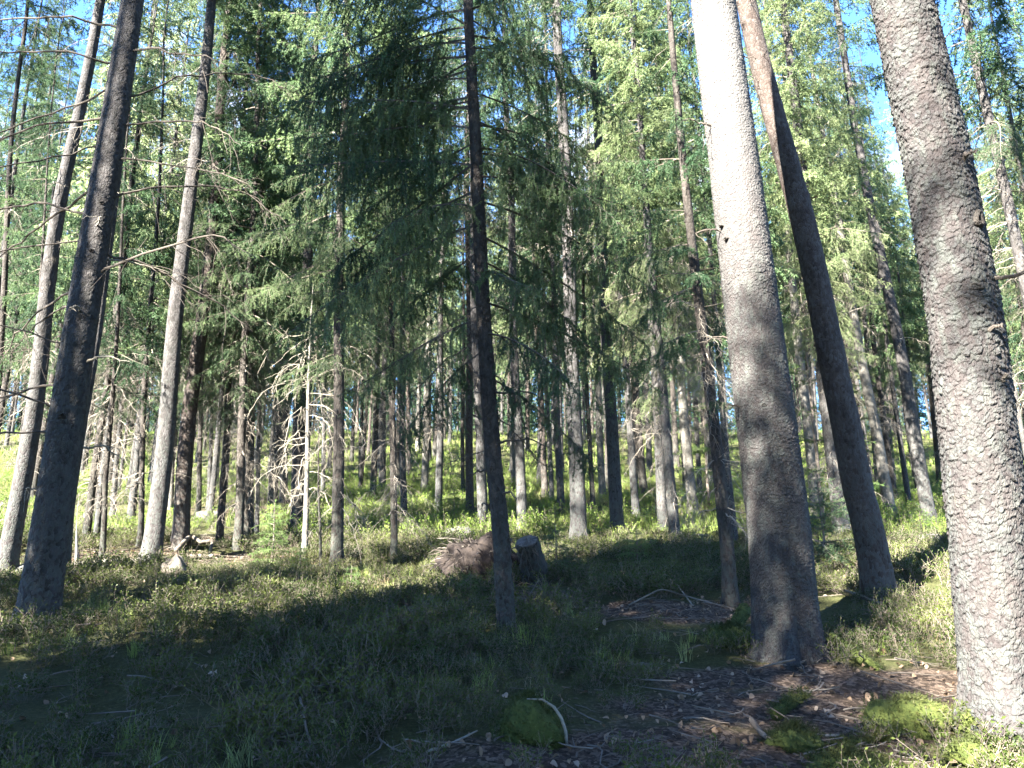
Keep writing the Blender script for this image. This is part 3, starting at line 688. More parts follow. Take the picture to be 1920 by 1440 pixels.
# ------------------------------------------------------------------ the other trees one can tell apart
# foot x, foot y, width (px of the 1920 px photograph), points further up, height m, crown, bark, label
MID = [
 (118, 1090, 22, [(135, 900), (172, 720), (185, 560), (228, 250), (265, 0)], 17, 'C2', M_bark, "pale trunk half hidden right behind the thick dark left trunk"),
 (10, 1085, 33, [(28, 960), (45, 870), (60, 787), (75, 640), (110, 400), (160, 180), (170, 90)], 15, 'C2', M_bark, "grey trunk at the far left edge, its lower part sunlit, leaning right"),
 (283, 1052, 33, [(300, 900), (312, 800), (325, 640), (350, 450), (368, 250), (385, 100)], 17, 'C2', M_bark, "grey straight trunk by the bare earth, right of the thick dark left trunk"),
 (337, 1030, 31, [(345, 900), (354, 793), (375, 640), (400, 380), (415, 200)], 18, 'C', M_barkred, "reddish trunk with a pale furrowed foot beside a crooked fallen branch"),
 (160, 1025, 15, [(190, 790), (215, 600)], 11, 'D', M_barkdark, "dark thin trunk leaning right, first of the group behind the thick left trunk"),
 (180, 1020, 11, [(203, 790)], 12, 'D', M_bark, "pale narrow trunk between two dark thin ones at the left"),
 (193, 1045, 10, [(205, 780)], 9, 'D', M_barkdark, "thin black trunk standing in front of a pale narrow one at the left"),
 (212, 965, 10, [(226, 760)], 12, 'A2', M_bark, "thin pale trunk further up the slope behind the left thin group"),
 (263, 1025, 11, [(271, 800), (280, 600)], 12, 'D', M_barkdark, "thin reddish black trunk close beside the grey straight trunk"),
 (319, 956, 11, [(327, 800)], 14, 'B', M_barkpale, "bright white thin trunk seen between the grey and the reddish trunk"),
 (334, 950, 7, [(340, 800)], 12, 'D', M_barkpale, "very thin white pole touching the reddish trunk's left side"),
 (372, 965, 9, [(376, 800)], 13, 'A2', M_barkdark, "thin dark trunk just right of the reddish furrowed trunk"),
 (391, 956, 8, [(395, 800)], 12, 'D', M_bark, "slim brown trunk behind the crooked fallen branch"),
 (403, 918, 11, [(412, 790)], 16, 'B', M_barkpale, "pale bent trunk on the sunlit slope left of centre"),
 (411, 1022, 13, [(424, 790), (430, 640)], 13, 'A', M_barkred, "slender reddish leaning trunk with a swollen foot, left of the young spruce"),
 (446, 1030, 17, [(455, 850), (462, 600)], 15, 'A', M_barkdark, "dark brown trunk behind the bright young spruce, left one of a close pair"),
 (461, 1022, 11, [(468, 800)], 14, 'A2', M_barkdark, "dark brown trunk right one of a close pair behind the young spruce"),
 (471, 1012, 9, [(476, 800)], 11, 'D', M_barkdark, "thin brown pole directly above the young spruce"),
 (481, 1006, 8, [(486, 800)], 10, 'D', M_bark, "thin greyish pole right above the tip of the young spruce"),
 (510, 972, 20, [(517, 850), (525, 700)], 16, 'A2', M_barkdark, "nearly black thick trunk up the slope behind the young spruce"),
 (531, 942, 15, [(535, 800)], 16, 'B', M_barkdark, "black brown trunk right of the nearly black thick one"),
 (556, 998, 25, [(561, 850), (566, 700)], 17, 'A', M_barkdark, "dark furrowed thick trunk just behind the white dead pole"),
 (631, 1066, 22, [(633, 900), (634, 740), (640, 450), (643, 300), (646, 150)], 17, 'A', M_barkdark, "straight dark spruce with low green boughs, right of the white dead pole"),
 (605, 932, 8, [(607, 780)], 12, 'D', M_bark, "thin grey trunk close to the left side of the straight dark spruce"),
 (676, 905, 9, [(678, 750)], 13, 'B', M_barkdark, "thin dark trunk uphill between the straight dark spruce and the bluish trunk"),
 (716, 926, 13, [(721, 700)], 17, 'B', M_bark, "bluish grey trunk on the mossy slope left of the thin dark trunk"),
 (739, 1056, 13, [(738, 800), (738, 640), (735, 500)], 12, 'A2', M_barkdark, "thin dark straight trunk standing alone in the bright grass band"),
 (758, 981, 13, [(754, 720)], 17, 'B', M_bark, "speckled pale trunk just right of the thin dark straight trunk"),
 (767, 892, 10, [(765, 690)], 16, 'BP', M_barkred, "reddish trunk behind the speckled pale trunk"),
 (783, 846, 9, [(786, 700)], 17, 'B', M_barkpale, "short visible white trunk high on the slope near the light patch"),
 (795, 926, 13, [(803, 680)], 18, 'B', M_barkpale, "bright pale trunk leaning right on the open mossy slope"),
 (822, 958, 14, [(825, 740)], 16, 'B', M_bark, "grey brown trunk right of the bright pale leaning trunk"),
 (881, 968, 16, [(880, 720), (877, 400)], 18, 'B2', M_barkred, "pinkish trunk left of the bright trunk behind the middle spruce"),
 (868, 930, 8, [(868, 720)], 14, 'D', M_barkdark, "thin dark pole at the left side of the pinkish trunk"),
 (906, 996, 20, [(895, 720)], 18, 'B2', M_bark, "bright sunlit trunk partly hidden by the slender middle spruce"),
 (979, 990, 19, [(974, 850), (968, 740)], 18, 'B2', M_bark, "bluish trunk standing above the uprooted stump"),
 (963, 916, 10, [(960, 760)], 16, 'B', M_barkpale, "pale thin trunk touching the left side of the bluish trunk above the stump"),
 (1023, 933, 13, [(1011, 700)], 18, 'B2', M_barkred, "brown trunk leaning left, right of the bluish trunk above the stump"),
 (1035, 942, 9, [(1026, 760)], 16, 'B', M_bark, "pale thin trunk paired with a brown one, right of the stump"),
 (1053, 965, 14, [(1042, 700)], 17, 'B', M_bark, "greyish blue trunk just left of the thick furrowed trunk"),
 (1086, 1024, 29, [(1079, 800), (1070, 560), (1060, 350), (1053, 180), (1045, 0)], 21, 'C', M_bark, "thick furrowed grey trunk rising right of the stump and the small spruce"),
 (1112, 960, 9, [(1104, 800)], 13, 'D', M_barkdark, "thin dark pole just right of the thick furrowed trunk"),
 (1130, 940, 14, [(1121, 730)], 17, 'BP', M_barkpale, "brightest white straight trunk in the middle distance right of centre"),
 (1158, 1010, 25, [(1148, 850), (1142, 720)], 19, 'B2', M_bark, "grey trunk with one sunlit stripe, right of the brightest white trunk"),
 (1193, 966, 15, [(1176, 740)], 16, 'BP', M_bark, "pale speckled leaning trunk right of the grey striped trunk"),
 (1208, 935, 16, [(1192, 740)], 18, 'B', M_barkdark, "dark grey trunk uphill behind the pale speckled leaning one"),
 (1244, 1004, 20, [(1236, 850), (1227, 690)], 16, 'B', M_bark, "left trunk of the close grey pair left of the thin leaning dead trunk"),
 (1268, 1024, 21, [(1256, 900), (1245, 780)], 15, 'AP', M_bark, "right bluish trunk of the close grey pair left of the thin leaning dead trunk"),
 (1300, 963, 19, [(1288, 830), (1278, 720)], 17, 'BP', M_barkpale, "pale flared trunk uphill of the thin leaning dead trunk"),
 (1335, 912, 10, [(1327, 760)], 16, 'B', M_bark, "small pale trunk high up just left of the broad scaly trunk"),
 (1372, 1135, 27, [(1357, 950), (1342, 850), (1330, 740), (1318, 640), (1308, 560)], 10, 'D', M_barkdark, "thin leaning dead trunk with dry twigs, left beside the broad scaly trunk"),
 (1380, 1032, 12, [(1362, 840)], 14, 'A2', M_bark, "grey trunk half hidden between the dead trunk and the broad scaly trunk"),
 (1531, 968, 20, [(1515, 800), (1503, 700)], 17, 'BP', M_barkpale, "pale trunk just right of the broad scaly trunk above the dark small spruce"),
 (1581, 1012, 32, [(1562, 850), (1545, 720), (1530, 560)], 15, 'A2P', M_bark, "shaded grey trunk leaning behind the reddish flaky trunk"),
 (1652, 1122, 58, [(1614, 920), (1592, 840), (1568, 735), (1526, 480), (1478, 300), (1412, 80)], 20, 'C2', M_barkred, "large reddish flaky trunk leaning left between the two broad trunks"),
 (1632, 900, 14, [(1610, 790)], 14, 'A2P', M_barkdark, "thin dark trunk close to the right side of the reddish flaky trunk"),
 (1671, 970, 21, [(1640, 790), (1625, 730)], 17, 'BP', M_barkpale, "bright pale trunk with bent foot right of the reddish flaky trunk"),
 (1745, 985, 24, [(1716, 830), (1695, 680), (1655, 500), (1622, 350), (1600, 200)], 20, 'C', M_bark, "long slim grey trunk leaning left beside the biggest trunk"),
 (1762, 900, 11, [(1745, 720)], 15, 'B', M_barkdark, "thin dark trunk at the left edge of the biggest trunk"),
 (1718, 880, 9, [(1700, 740)], 16, 'B', M_bark, "small pale trunk far back left of the biggest trunk"),
 (2010, 1060, 26, [(1930, 560), (1900, 420), (1820, 80)], 18, 'B', M_bark, "grey trunk seen high at the right edge above the biggest trunk's side"),
 (33, 1060, 8, [(45, 850)], 9, 'D', M_barkdark, "thin dark pole right behind the sunlit grey trunk at the left edge"),
 (-30, 1060, 14, [(20, 300), (48, 60)], 14, 'C2', M_barkdark, "dark forked crown stem against the blue sky in the upper left corner"),
]
for bx, by, w, ups, H, ck, bk, lb in MID:
    tree(bx, by, w, ups, H, ck, lb, bark=bk, k=28 if w > 24 else 16, amp=0.004 if w > 24 else 0.002, flare=0.5, cat="tree")

# white dead pole with dry hanging branches
dp = tree(571, 1046, 11, [(575, 900), (578, 780), (582, 690), (584, 640)], 4.3, None, "white dead spruce pole with dry drooping pale branches, sunlit, left of the straight dark spruce",
          bark=M_barkpale, name="dead_spruce", cat="dead tree", k=14, amp=0)
rng = np.random.default_rng(5)
for z in np.arange(0.75, 3.4, 0.085):
    az = rng.uniform(0, 360); c, r = axis(dp, z); L = rng.uniform(.35, .95) * (1 if z > 1.3 else .55)
    d = np.array([math.cos(R(az)), math.sin(R(az)), 0])
    limb([c + d * r * .5, c + d * L * .4 + [0, 0, -.02], c + d * L * .75 + [0, 0, -.25 * L], c + d * L * .95 + [0, 0, -.75 * L]], 0.0042, rng, [M_paletwig, M_young], dp[0], subs=8, sublen=.3, alive=.25 if z > 2.1 else 0)
# thin dark stem and bent dead stem
tree(603, 1062, 6, [(598, 980), (596, 900)], 2.2, None, "thin black dead stem between the white dead pole and the straight dark spruce", bark=M_barkdark, name="dead_sapling", cat="dead tree", k=8, amp=0)
tree(150, 1062, 7, [(143, 1040), (141, 1000)], .55, None, "short bent dead stem standing in front of the bare earth at the left", bark=M_log, name="dead_sapling", cat="dead tree", k=8, amp=0)

# ------------------------------------------------------------------ young spruces
def young(px, py, h, label, seed, spread=0.5, m=None, base=None, dens=1.0):
    rng = np.random.default_rng(seed); b = ground_at(px, py) if base is None else np.array(base)
    root = empty("young_spruce", tuple(b), label, "young spruce")
    z = np.linspace(-.05, h, 12); P = np.stack([0.01 * np.sin(z * 5), 0.01 * np.cos(z * 4), z], 1)
    link("stem", Buf_tube(P, np.linspace(.012 + .006 * h, .003, 12), 8, M_twig), root)
    bf = Buf(); zz = h * 0.1; az = rng.random() * 6
    while zz < h:
        t = zz / h; L = spread * h * (1 - t) ** .8 * rng.uniform(.85, 1.1) + .05
        for k in range(int(rng.integers(4, 7) * dens)):
            az += 2 * math.pi / 5 + rng.normal(0, .3)
            Lk = L * rng.uniform(.7, 1.1)
            f_ = 2.4 if h < .5 else 1.3 if h < 1 else 1.0
            w, nd = bough(max(Lk * f_, .3), rng, 0, g=.2, step=.05, start=.15); sc_ = Lk / max(Lk * f_, .3)
            tl_ = R(8 + 30 * t + rng.normal(0, 6)); place(bf, nd, 0, sc_, az, tl_, (0, 0, zz)); place(bf, w, 1, sc_, az, tl_, (0, 0, zz))
        zz += h * 0.10 + .03
    bf.add(*spikes(np.array([[0, 0, h * .9]]), np.array([[0, 0, h * 1.06]]), 250, .022, .005, rng, 35), 0)
    link("crown", bf.mesh("crown", [m or M_young, M_twig]), root)
    return root
def Buf_tube(P, r, k, m):
    bf = Buf(); bf.add(*tube(P, r, k), 0); return bf.mesh("stem", [m], True)
young(508, 1062, 0.85, "bright light green young spruce with flat tiers, left of the white dead pole", 51, .42)
young(1042, 1078, 0.62, "small dark green young spruce right beside the uprooted stump", 52, .55, M_needle)
young(1195, 1075, 0.55, "bushy low spruce sapling in front of the close grey pair of trunks", 53, .6)
young(880, 1135, 0.30, "tiny spruce seedling left of the slender middle spruce's foot", 54, .5)
young(655, 1120, 0.33, "pale green star-shaped seedling in the shade below the straight dark spruce", 55, .5)
young(1040, 1005, 0.55, "small light spruce tip behind the dark young spruce", 56, .4)
young(1548, 1058, 1.25, "dark green spruce sapling behind the broad scaly trunk's right side", 57, .55, M_needle)
young(1655, 940, 4.6, "sunlit green spruce behind the reddish flaky trunk", 58, .36)
young(1545, 1000, 5.5, "tall sunlit young spruce rising behind the right side of the broad scaly trunk", 64, .26)
young(1330, 960, 5.0, "sunlit young spruce behind the thin leaning dead trunk", 65, .28)
young(1730, 1015, 0.6, "low green sapling on the sunlit ground left of the biggest trunk", 59, .5)
young(560, 1075, 0.35, "low light green seedling below the white dead pole", 60, .55)
young(700, 955, 0.9, "pale green sapling on the slope left of the speckled pale trunk", 61, .45)
young(850, 985, 0.8, "green sapling on the slope left of the pinkish trunk", 62, .5)
young(1230, 985, 0.9, "light sapling between the speckled leaning trunk and the grey pair", 63, .45)

# ------------------------------------------------------------------ trees beyond, and those around the viewpoint
rng = np.random.default_rng(8)
taken = [tuple(o.location[:2]) for o in COL.objects if o.parent is None and o.get("category") in ("tree", "spruce")]
def free(x, y, d): return all((x - a) ** 2 + (y - b) ** 2 > d * d for a, b in taken)
def far_tree(x, y, H, ck, label, group, tr=None, cat="tree", wid=1.0):
    z = float(height(x, y)); taken.append((x, y))
    root = empty("spruce_tree", (x, y, z - .05), label, cat, group); s = H / 20
    root.rotation_euler = (rng.normal(0, .015), rng.normal(0, .015), rng.random() * 6.28)
    o = link("trunk", FT[rng.integers(0, 5)] if tr is None else tr, root); o.scale = (s * wid, s * wid, s)
    c = link("crown", CR[ck], root); c.scale = (s, s, s); c.rotation_euler = (0, 0, rng.random() * 6.28)
    return root
n = 0
for _ in range(4000):
    if n >= 185: break
    y = rng.uniform(26, 78); x = rng.uniform(-1, 1) * (.74 * y + 5)
    if not free(x, y, 2.3 if y < 50 else 2.0): continue
    far_tree(x, y, rng.uniform(15, 25), ('F0', 'F1', 'F2', 'F3', 'FP', 'FP2', 'FP')[rng.integers(0, 7)] if y > 34 else ('F0', 'FP', 'F3', 'B', 'BP')[rng.integers(0, 5)], "slim straight spruce far up the slope in the crowd of distant trunks", "distant trees up the slope"); n += 1
n = 0
for _ in range(3000):
    if n >= 46: break
    y = rng.uniform(15, 30); x = rng.uniform(-1, 1) * (.70 * y + 2)
    if -.30 * y < x < .30 * y and y < 22: continue
    if -.12 * y < x < .12 * y: continue
    if not free(x, y, 1.25): continue
    far_tree(x, y, rng.uniform(11, 19), ('B', 'B2', 'BP', 'F3', 'FP', 'F2')[rng.integers(0, 6)], "thin straight spruce among the crowd of trunks on the lower slope", "thin spruces crowding the lower slope", tr=FT[(0, 2, 3, 4, 3)[rng.integers(0, 5)]], wid=.8); n += 1
print("far", n)
# younger spruces behind the viewpoint, whose shade lies over the foreground: (u across the sunlight, distance q behind, top of the shade, crown, width)
HF = np.array([-sd[0], -sd[1]]) / math.hypot(sd[0], sd[1]); EF = np.array([HF[1], -HF[0]]); TE = math.tan(R(SUN_EL))
def shade_tree(u, q, top, ck, wd=1.0):
    u = u - .6
    if u < -5.5 and ck in ('S', 'K'): top -= .4
    x, y = u * EF - q * HF
    H = top + TE * q - float(height(x, y))
    r_ = far_tree(x, y, H, ck, "young spruce standing behind the viewpoint, outside the picture", "forest round the viewpoint")
    for c in r_.children:
        if c.name.startswith("crown"): c.scale = (wd * H / 20, wd * H / 20, H / 20)
for a in [(-1.9, 5.0, 8.1, 'S', 1.3), (-1.75, 4.2, 8.8, 'K', .85), (-2.9, 6.5, 8.8, 'S', 1.5), (-4.1, 4.5, 11.5, 'S', 1.5), (-5.3, 7.5, 9.6, 'S', 1.05), (-7.9, 5.0, 9.6, 'C', 1.4), (-7.0, 4.0, 10.4, 'C', 1.1), (-0.9, 9.0, 6.4, 'S', 1.0), (-6.6, 9.0, 6.2, 'S', .8),
          (-3.1, 9.5, 11.4, 'S', 1.4), (-9.0, 8.0, 6.2, 'S', 1.2), (-2.3, 3.4, 7.0, 'S', 1.3), (-0.95, 4.5, 5.2, 'S', 1.15), (-5.2, 6.2, 9.6, 'K', .8), (-7.7, 6.0, 5.8, 'K', 1.4), (-9.3, 6.5, 5.8, 'K', 1.5), (-4.7, 3.2, 6.4, 'S', .8), (-11.5, 6.0, 6.8, 'F3', 1.0),
          (0.1, 8.0, 8.9, 'T', 1.0), (-5.0, 11, 17.5, 'T', 1.5), 
          (1.8, 11, 12.5, 'T', 1.4), (-12.6, 13, 16.0, 'T', 1.5), (0.2, 14, 16.0, 'T', 1.4), (-7.4, 13, 13.0, 'T', 1.2), (-13.0, 14, 15.0, 'T', 1.3), (4.2, 12, 13.5, 'T', 1.4)]:
    shade_tree(*a)
for x, y, H, ck in [(1.8, -1.6, 20, 'K'), (-0.4, -3.2, 19, 'C'), (3.6, -2.2, 19, 'K'), (3.6, 1.2, 19, 'K'), (-4.6, 2.8, 15.5, 'K'), (2.2, -2.6, 13, 'S'), (4.2, -.8, 14, 'S'), (-1.2, -12, 12, 'S'), (5, -3, 17, 'S'), (8, -8, 18, 'F3'), (3.5, -10, 18, 'F0'), (8.5, 0.5, 17, 'F3'), (12, -3, 18, 'F0'), (0.5, -4.5, 9, 'F3'), (6, 2.2, 9, 'D'), (-5.8, 1.6, 4.2, 'D'), (-4.2, .4, 3.6, 'D')]:  # unseen spruces added to keep light off the foreground
    far_tree(x, y, H, ck, "spruce standing behind the viewpoint on the right, outside the picture", "forest round the viewpoint")
    wd = {'C': 1.9, 'K': 1.15}.get(ck, 1)
    for c in COL.objects[-1:]: c.scale = (wd * H / 20, wd * H / 20, H / 20)
for x, y, H, ck in [(9.5, 6, 15, 'B'), (13, 12, 16, 'A2'), (17, 18, 18, 'B2'), (-16, 17, 14, 'B'), (22, 24, 18, 'A'), (-12.5, 9, 11, 'B')]:
    far_tree(x, y, H, ck, "spruce standing beside the view, just outside the picture", "trees beside the view")

# the wood beyond, which reads as one mass
bf = Buf(); rng = np.random.default_rng(70)
def lite_crown(H, seed):
    rng = np.random.default_rng(seed); b = Buf(); P0, P1 = [], []
    z = 0.3 + .5 * (seed % 3)
    while z < H:
        t = (z - 4) / (H - 4)
        for k in range(4):
            a = rng.random() * 6.28; L = (1.9 * (1 - t) ** .7 + .2) * rng.uniform(.5, 1.2); d = np.array([math.cos(a), math.sin(a), -.35])
            for u in np.linspace(.2, 1, 5):
                P0.append([0, 0, z] + d * L * (u - .2)); P1.append([0, 0, z] + d * L * u)
        z += .3
    P0, P1 = np.array(P0), np.array(P1)
    b.add(*spikes(P0, P1, 9, .34, .09, rng, 65, 30), 0)
    zz = np.array([[0, 0, -.5], [0, 0, H * .5]]); b.add(*prisms(zz[:1], zz[1:], [.15], [.09], 5), 1)
    return b
LC = [lite_crown(20, i) .arrays() for i in range(5)]
for _ in range(420):
    y = rng.uniform(70, 150); x = rng.uniform(-1, 1) * (.75 * y + 6); V, F, M = LC[rng.integers(0, 5)]
    a = rng.random() * 6.28; ca, sa = math.cos(a), math.sin(a); s = rng.uniform(.85, 1.25)
    Vr = (V * s) @ np.array([[ca, sa, 0], [-sa, ca, 0], [0, 0, 1]], np.float32) + np.array([x, y, float(height(x, y))], np.float32)
    bf.V.append(Vr.astype(np.float32)); bf.F.append(F + bf.n); bf.M.append(M); bf.n += len(V)
tag(link("distant_woods", bf.mesh("distant_woods", [M_needle, M_bark])), "distant spruce wood closing the view behind the trunks", "woods", kind="stuff")

# ------------------------------------------------------------------ ground cover
def bilberry(rng, h, stems=7, lf=0.017):
    """one little bush: zigzag green stems with small pointed leaves"""
    b = Buf(); p0, p1, lp, ld = [], [], [], []
    for _ in range(stems):
        a = rng.random() * 6.28; out = rng.uniform(.15, .75); hh = h * rng.uniform(.6, 1.1)
        p = np.array([rng.normal(0, .03), rng.normal(0, .03), -.02]); d = np.array([math.cos(a) * out, math.sin(a) * out, 1.0]); d /= np.linalg.norm(d)
        k = 6
        for i in range(k):
            q = p + (d + rng.normal(0, .16, 3)) * hh / k; p0.append(p); p1.append(q)
            if i > 1:
                for _ in range(2):
                    e = q + (d * .5 + rng.normal(0, .6, 3) + [0, 0, .25]) * h * .22; p0.append(q); p1.append(e)
                    for u in (.45, .75, 1.0): lp.append(q + (e - q) * u); ld.append(e - q)
            p = q
    p0, p1 = np.array(p0), np.array(p1)
    b.add(*prisms(p0, p1, np.full(len(p0), .0016), np.full(len(p0), .0011), 3), 1)
    lp, ld = np.array(lp), nrm(np.array(ld)); n = len(lp)
    w = nrm(ld * .6 + rng.normal(0, .7, (n, 3)) + [0, 0, .2]); sdv = nrm(np.cross(w, rng.normal(size=(n, 3)))) * lf * .3
    ln = lf * rng.uniform(.8, 1.5, (n, 1))
    V = np.stack([lp, lp + w * ln * .5 + sdv, lp + w * ln, lp + w * ln * .5 - sdv], 1).reshape(-1, 3)
    i = np.arange(n)[:, None] * 4
    b.add(V, np.concatenate([i + [0, 1, 2], i + [0, 2, 3]]), 0)
    return b.arrays()
def grass_tuft(rng, h, nb=14, w=.004, spread=.5, k=5):
    b = Buf(); a = rng.random(nb) * 6.28; out = rng.uniform(.1, spread, nb)[:, None]; hh = h * rng.uniform(.5, 1.15, nb)[:, None]
    d = np.stack([np.cos(a), np.sin(a), np.zeros(nb)], 1); t = np.linspace(0, 1, k)
    C = rng.normal(0, .025, (nb, 1, 3)) * [1, 1, 0] + d[:, None] * (out * hh)[..., None] * (t ** 1.6)[None, :, None] * 1.4
    C[..., 2] += hh * (t - .35 * out * t ** 2.5) - .02
    sdv = np.stack([-np.sin(a), np.cos(a), np.zeros(nb)], 1)[:, None] * (w * .5 * (1 - t ** 2) + .0004)[None, :, None]
    V = np.stack([C - sdv, C + sdv], 2).reshape(nb, -1, 3)
    f = np.concatenate([[[2 * i, 2 * i + 1, 2 * i + 3], [2 * i, 2 * i + 3, 2 * i + 2]] for i in range(k - 1)])
    F = np.arange(nb)[:, None, None] * 2 * k + f[None]
    b.add(V.reshape(-1, 3), F.reshape(-1, 3), 0)
    return b.arrays()
def scatter(name, protos, X, Y, sc, rng, mats, label, cat, zoff=0.0, lean=0.15, smooth=False):
    Vs, Fs, Ms, n = [], [], [], 0; Z = height(X, Y) + zoff
    which = rng.integers(0, len(protos), len(X))
    for w, (V, F, M) in enumerate(protos):
        sel = np.where(which == w)[0]
        if not len(sel): continue
        a = rng.random(len(sel)) * 6.2832; ca, sa = np.cos(a)[:, None], np.sin(a)[:, None]; s = sc[sel][:, None]
        lx, ly = rng.normal(0, lean, (2, len(sel), 1))
        x = (V[None, :, 0] * ca - V[None, :, 1] * sa) * s; y = (V[None, :, 0] * sa + V[None, :, 1] * ca) * s; z = V[None, :, 2] * s
        P = np.stack([x + z * lx + X[sel][:, None], y + z * ly + Y[sel][:, None], z - x * lx - y * ly + Z[sel][:, None]], 2).astype(np.float32)
        Vs.append(P.reshape(-1, 3)); Fs.append((np.arange(len(sel))[:, None, None] * len(V) + F[None]).reshape(-1, 3) + n); Ms.append(np.tile(M, len(sel))); n += P.shape[0] * P.shape[1]
    me = to_mesh(name, np.concatenate(Vs), np.concatenate(Fs), np.concatenate(Ms), mats, smooth)
    print(name, len(X), len(me.polygons))
    return tag(link(name, me), label, cat, kind="stuff")
def wedge(n, y0, y1, rng, m=2.0):
    y = np.sqrt(rng.uniform(y0 ** 2, y1 ** 2, n)); x = rng.uniform(-1, 1, n) * (.70 * y + m); return x, y
rng = np.random.default_rng(15)
PB = [bilberry(rng, .22, 9, .020) for _ in range(6)]; PBm = [bilberry(rng, .30, 5, .026) for _ in range(4)]
PG = [grass_tuft(rng, .17, 20) for _ in range(4)] + [(v, f, m + 1) for v, f, m in (grass_tuft(rng, .15, 16, .003, .9) for _ in range(3))]; PGm = [grass_tuft(rng, .26, 12, .008, k=4) for _ in range(5)] + [(v, f, m + 1) for v, f, m in (grass_tuft(rng, .24, 12, .007, .8, k=4) for _ in range(2))]; PGf = [grass_tuft(rng, .34, 9, .022, k=3) for _ in range(4)]
def keep(x, y, rng, patch_seed, thr, soft=.25, bare_w=1.0):
    v = fbm(x * .55, y * .55, 3, patch_seed) * 1.12 - bare(x, y) * .6 * bare_w
    return rng.random(len(x)) < np.clip((v - thr) / soft, 0, 1)
x, y = wedge(7500, 2.6, 13, rng); k = keep(x, y, rng, 41, .22)
scatter("bilberry_bushes", PB, x[k], y[k], rng.uniform(.5, 1.0, k.sum()) * (.5 + 1.4 * fbm(x[k] * .8, y[k] * .8, 2, 90)), rng, [M_bilshade, M_twig], "knee-low bilberry bushes covering the forest floor in front", "bilberry")
x, y = wedge(7000, 13, 34, rng); k = keep(x, y, rng, 41, .30)
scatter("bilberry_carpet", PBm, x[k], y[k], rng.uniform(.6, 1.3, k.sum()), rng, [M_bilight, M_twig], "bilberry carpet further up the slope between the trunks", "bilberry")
x, y = wedge(7000, 2.6, 13, rng); k = keep(x, y, rng, 61, .36, .3)
scatter("grass", PG, x[k], y[k], rng.uniform(.5, 1.2, k.sum()), rng, [M_grass, M_dry], "wavy forest grass between the bilberry bushes", "grass")
x, y = wedge(15000, 12, 32, rng); k = keep(x, y, rng, 61, .28, .3)
scatter("slope_grass", PGm, x[k], y[k], rng.uniform(.6, 1.3, k.sum()), rng, [M_grass, M_dry], "bright grass carpet on the lower slope", "grass")
x, y = wedge(24000, 32, 95, rng); k = keep(x, y, rng, 61, .25, .3, .5)
scatter("far_grass", PGf, x[k], y[k], rng.uniform(.7, 1.4, k.sum()), rng, [M_grass], "green ground cover far up the slope", "grass")

# fallen leaves and twigs
def leaf_p(rng):
    n = 6; t = np.linspace(0, 1, n); w = .38 * np.sin(np.pi * t ** .8) + .03; L = .036
    c = rng.uniform(-1.2, 1.2); cz = rng.uniform(.1, .5)
    C = np.stack([L * t, 0 * t, L * .25 * np.sin(t * 3 + c)], 1)
    A = C + np.stack([0 * t, w * L, w * L * cz], 1); B = C - np.stack([0 * t, w * L, -w * L * cz * .6], 1)
    V = np.concatenate([A, C, B]); F = []
    for i in range(n - 1):
        for o in (0, n): F += [[o + i, o + i + 1, o + n + i + 1], [o + i, o + n + i + 1, o + n + i]]
    return V.astype(np.float32), np.array(F), np.zeros(len(F), np.int32)
PL = [leaf_p(rng) for _ in range(6)]
x, y = wedge(18000, 2.4, 14, rng); k = rng.random(len(x)) < .13 + .9 * bare(x, y)
scatter("fallen_leaves", PL, x[k], y[k], rng.uniform(.5, 1.2, k.sum()), rng, [M_litter], "pale dry leaves scattered on the bare ground", "dead leaves", .012, .5, True)
def stick_p(rng):
    b = Buf(); L = rng.uniform(.15, .5); s = np.linspace(0, 1, 6)
    P = np.stack([L * (s - .5), .03 * np.sin(s * rng.uniform(2, 6)) * L * 3, .008 + .02 * s * rng.random()], 1)
    b.add(*tube(P, np.linspace(.005, .002, 6) * rng.uniform(.5, 1.3), 4), 0); i = rng.integers(1, 5)
    if rng.random() < .6: b.add(*prisms(P[i][None], (P[i] + [.06, .05 * rng.choice([-1, 1]), .02])[None], [.002], [.001]), 0)
    return b.arrays()
PS = [stick_p(rng) for _ in range(9)]
x, y = wedge(7000, 2.4, 16, rng); k = rng.random(len(x)) < .4 + .85 * bare(x, y)
scatter("twig_litter", PS, x[k], y[k], rng.uniform(.4, 1.3, k.sum()), rng, [M_stick], "thin dry twigs littering the forest floor", "twigs", .012, .15)

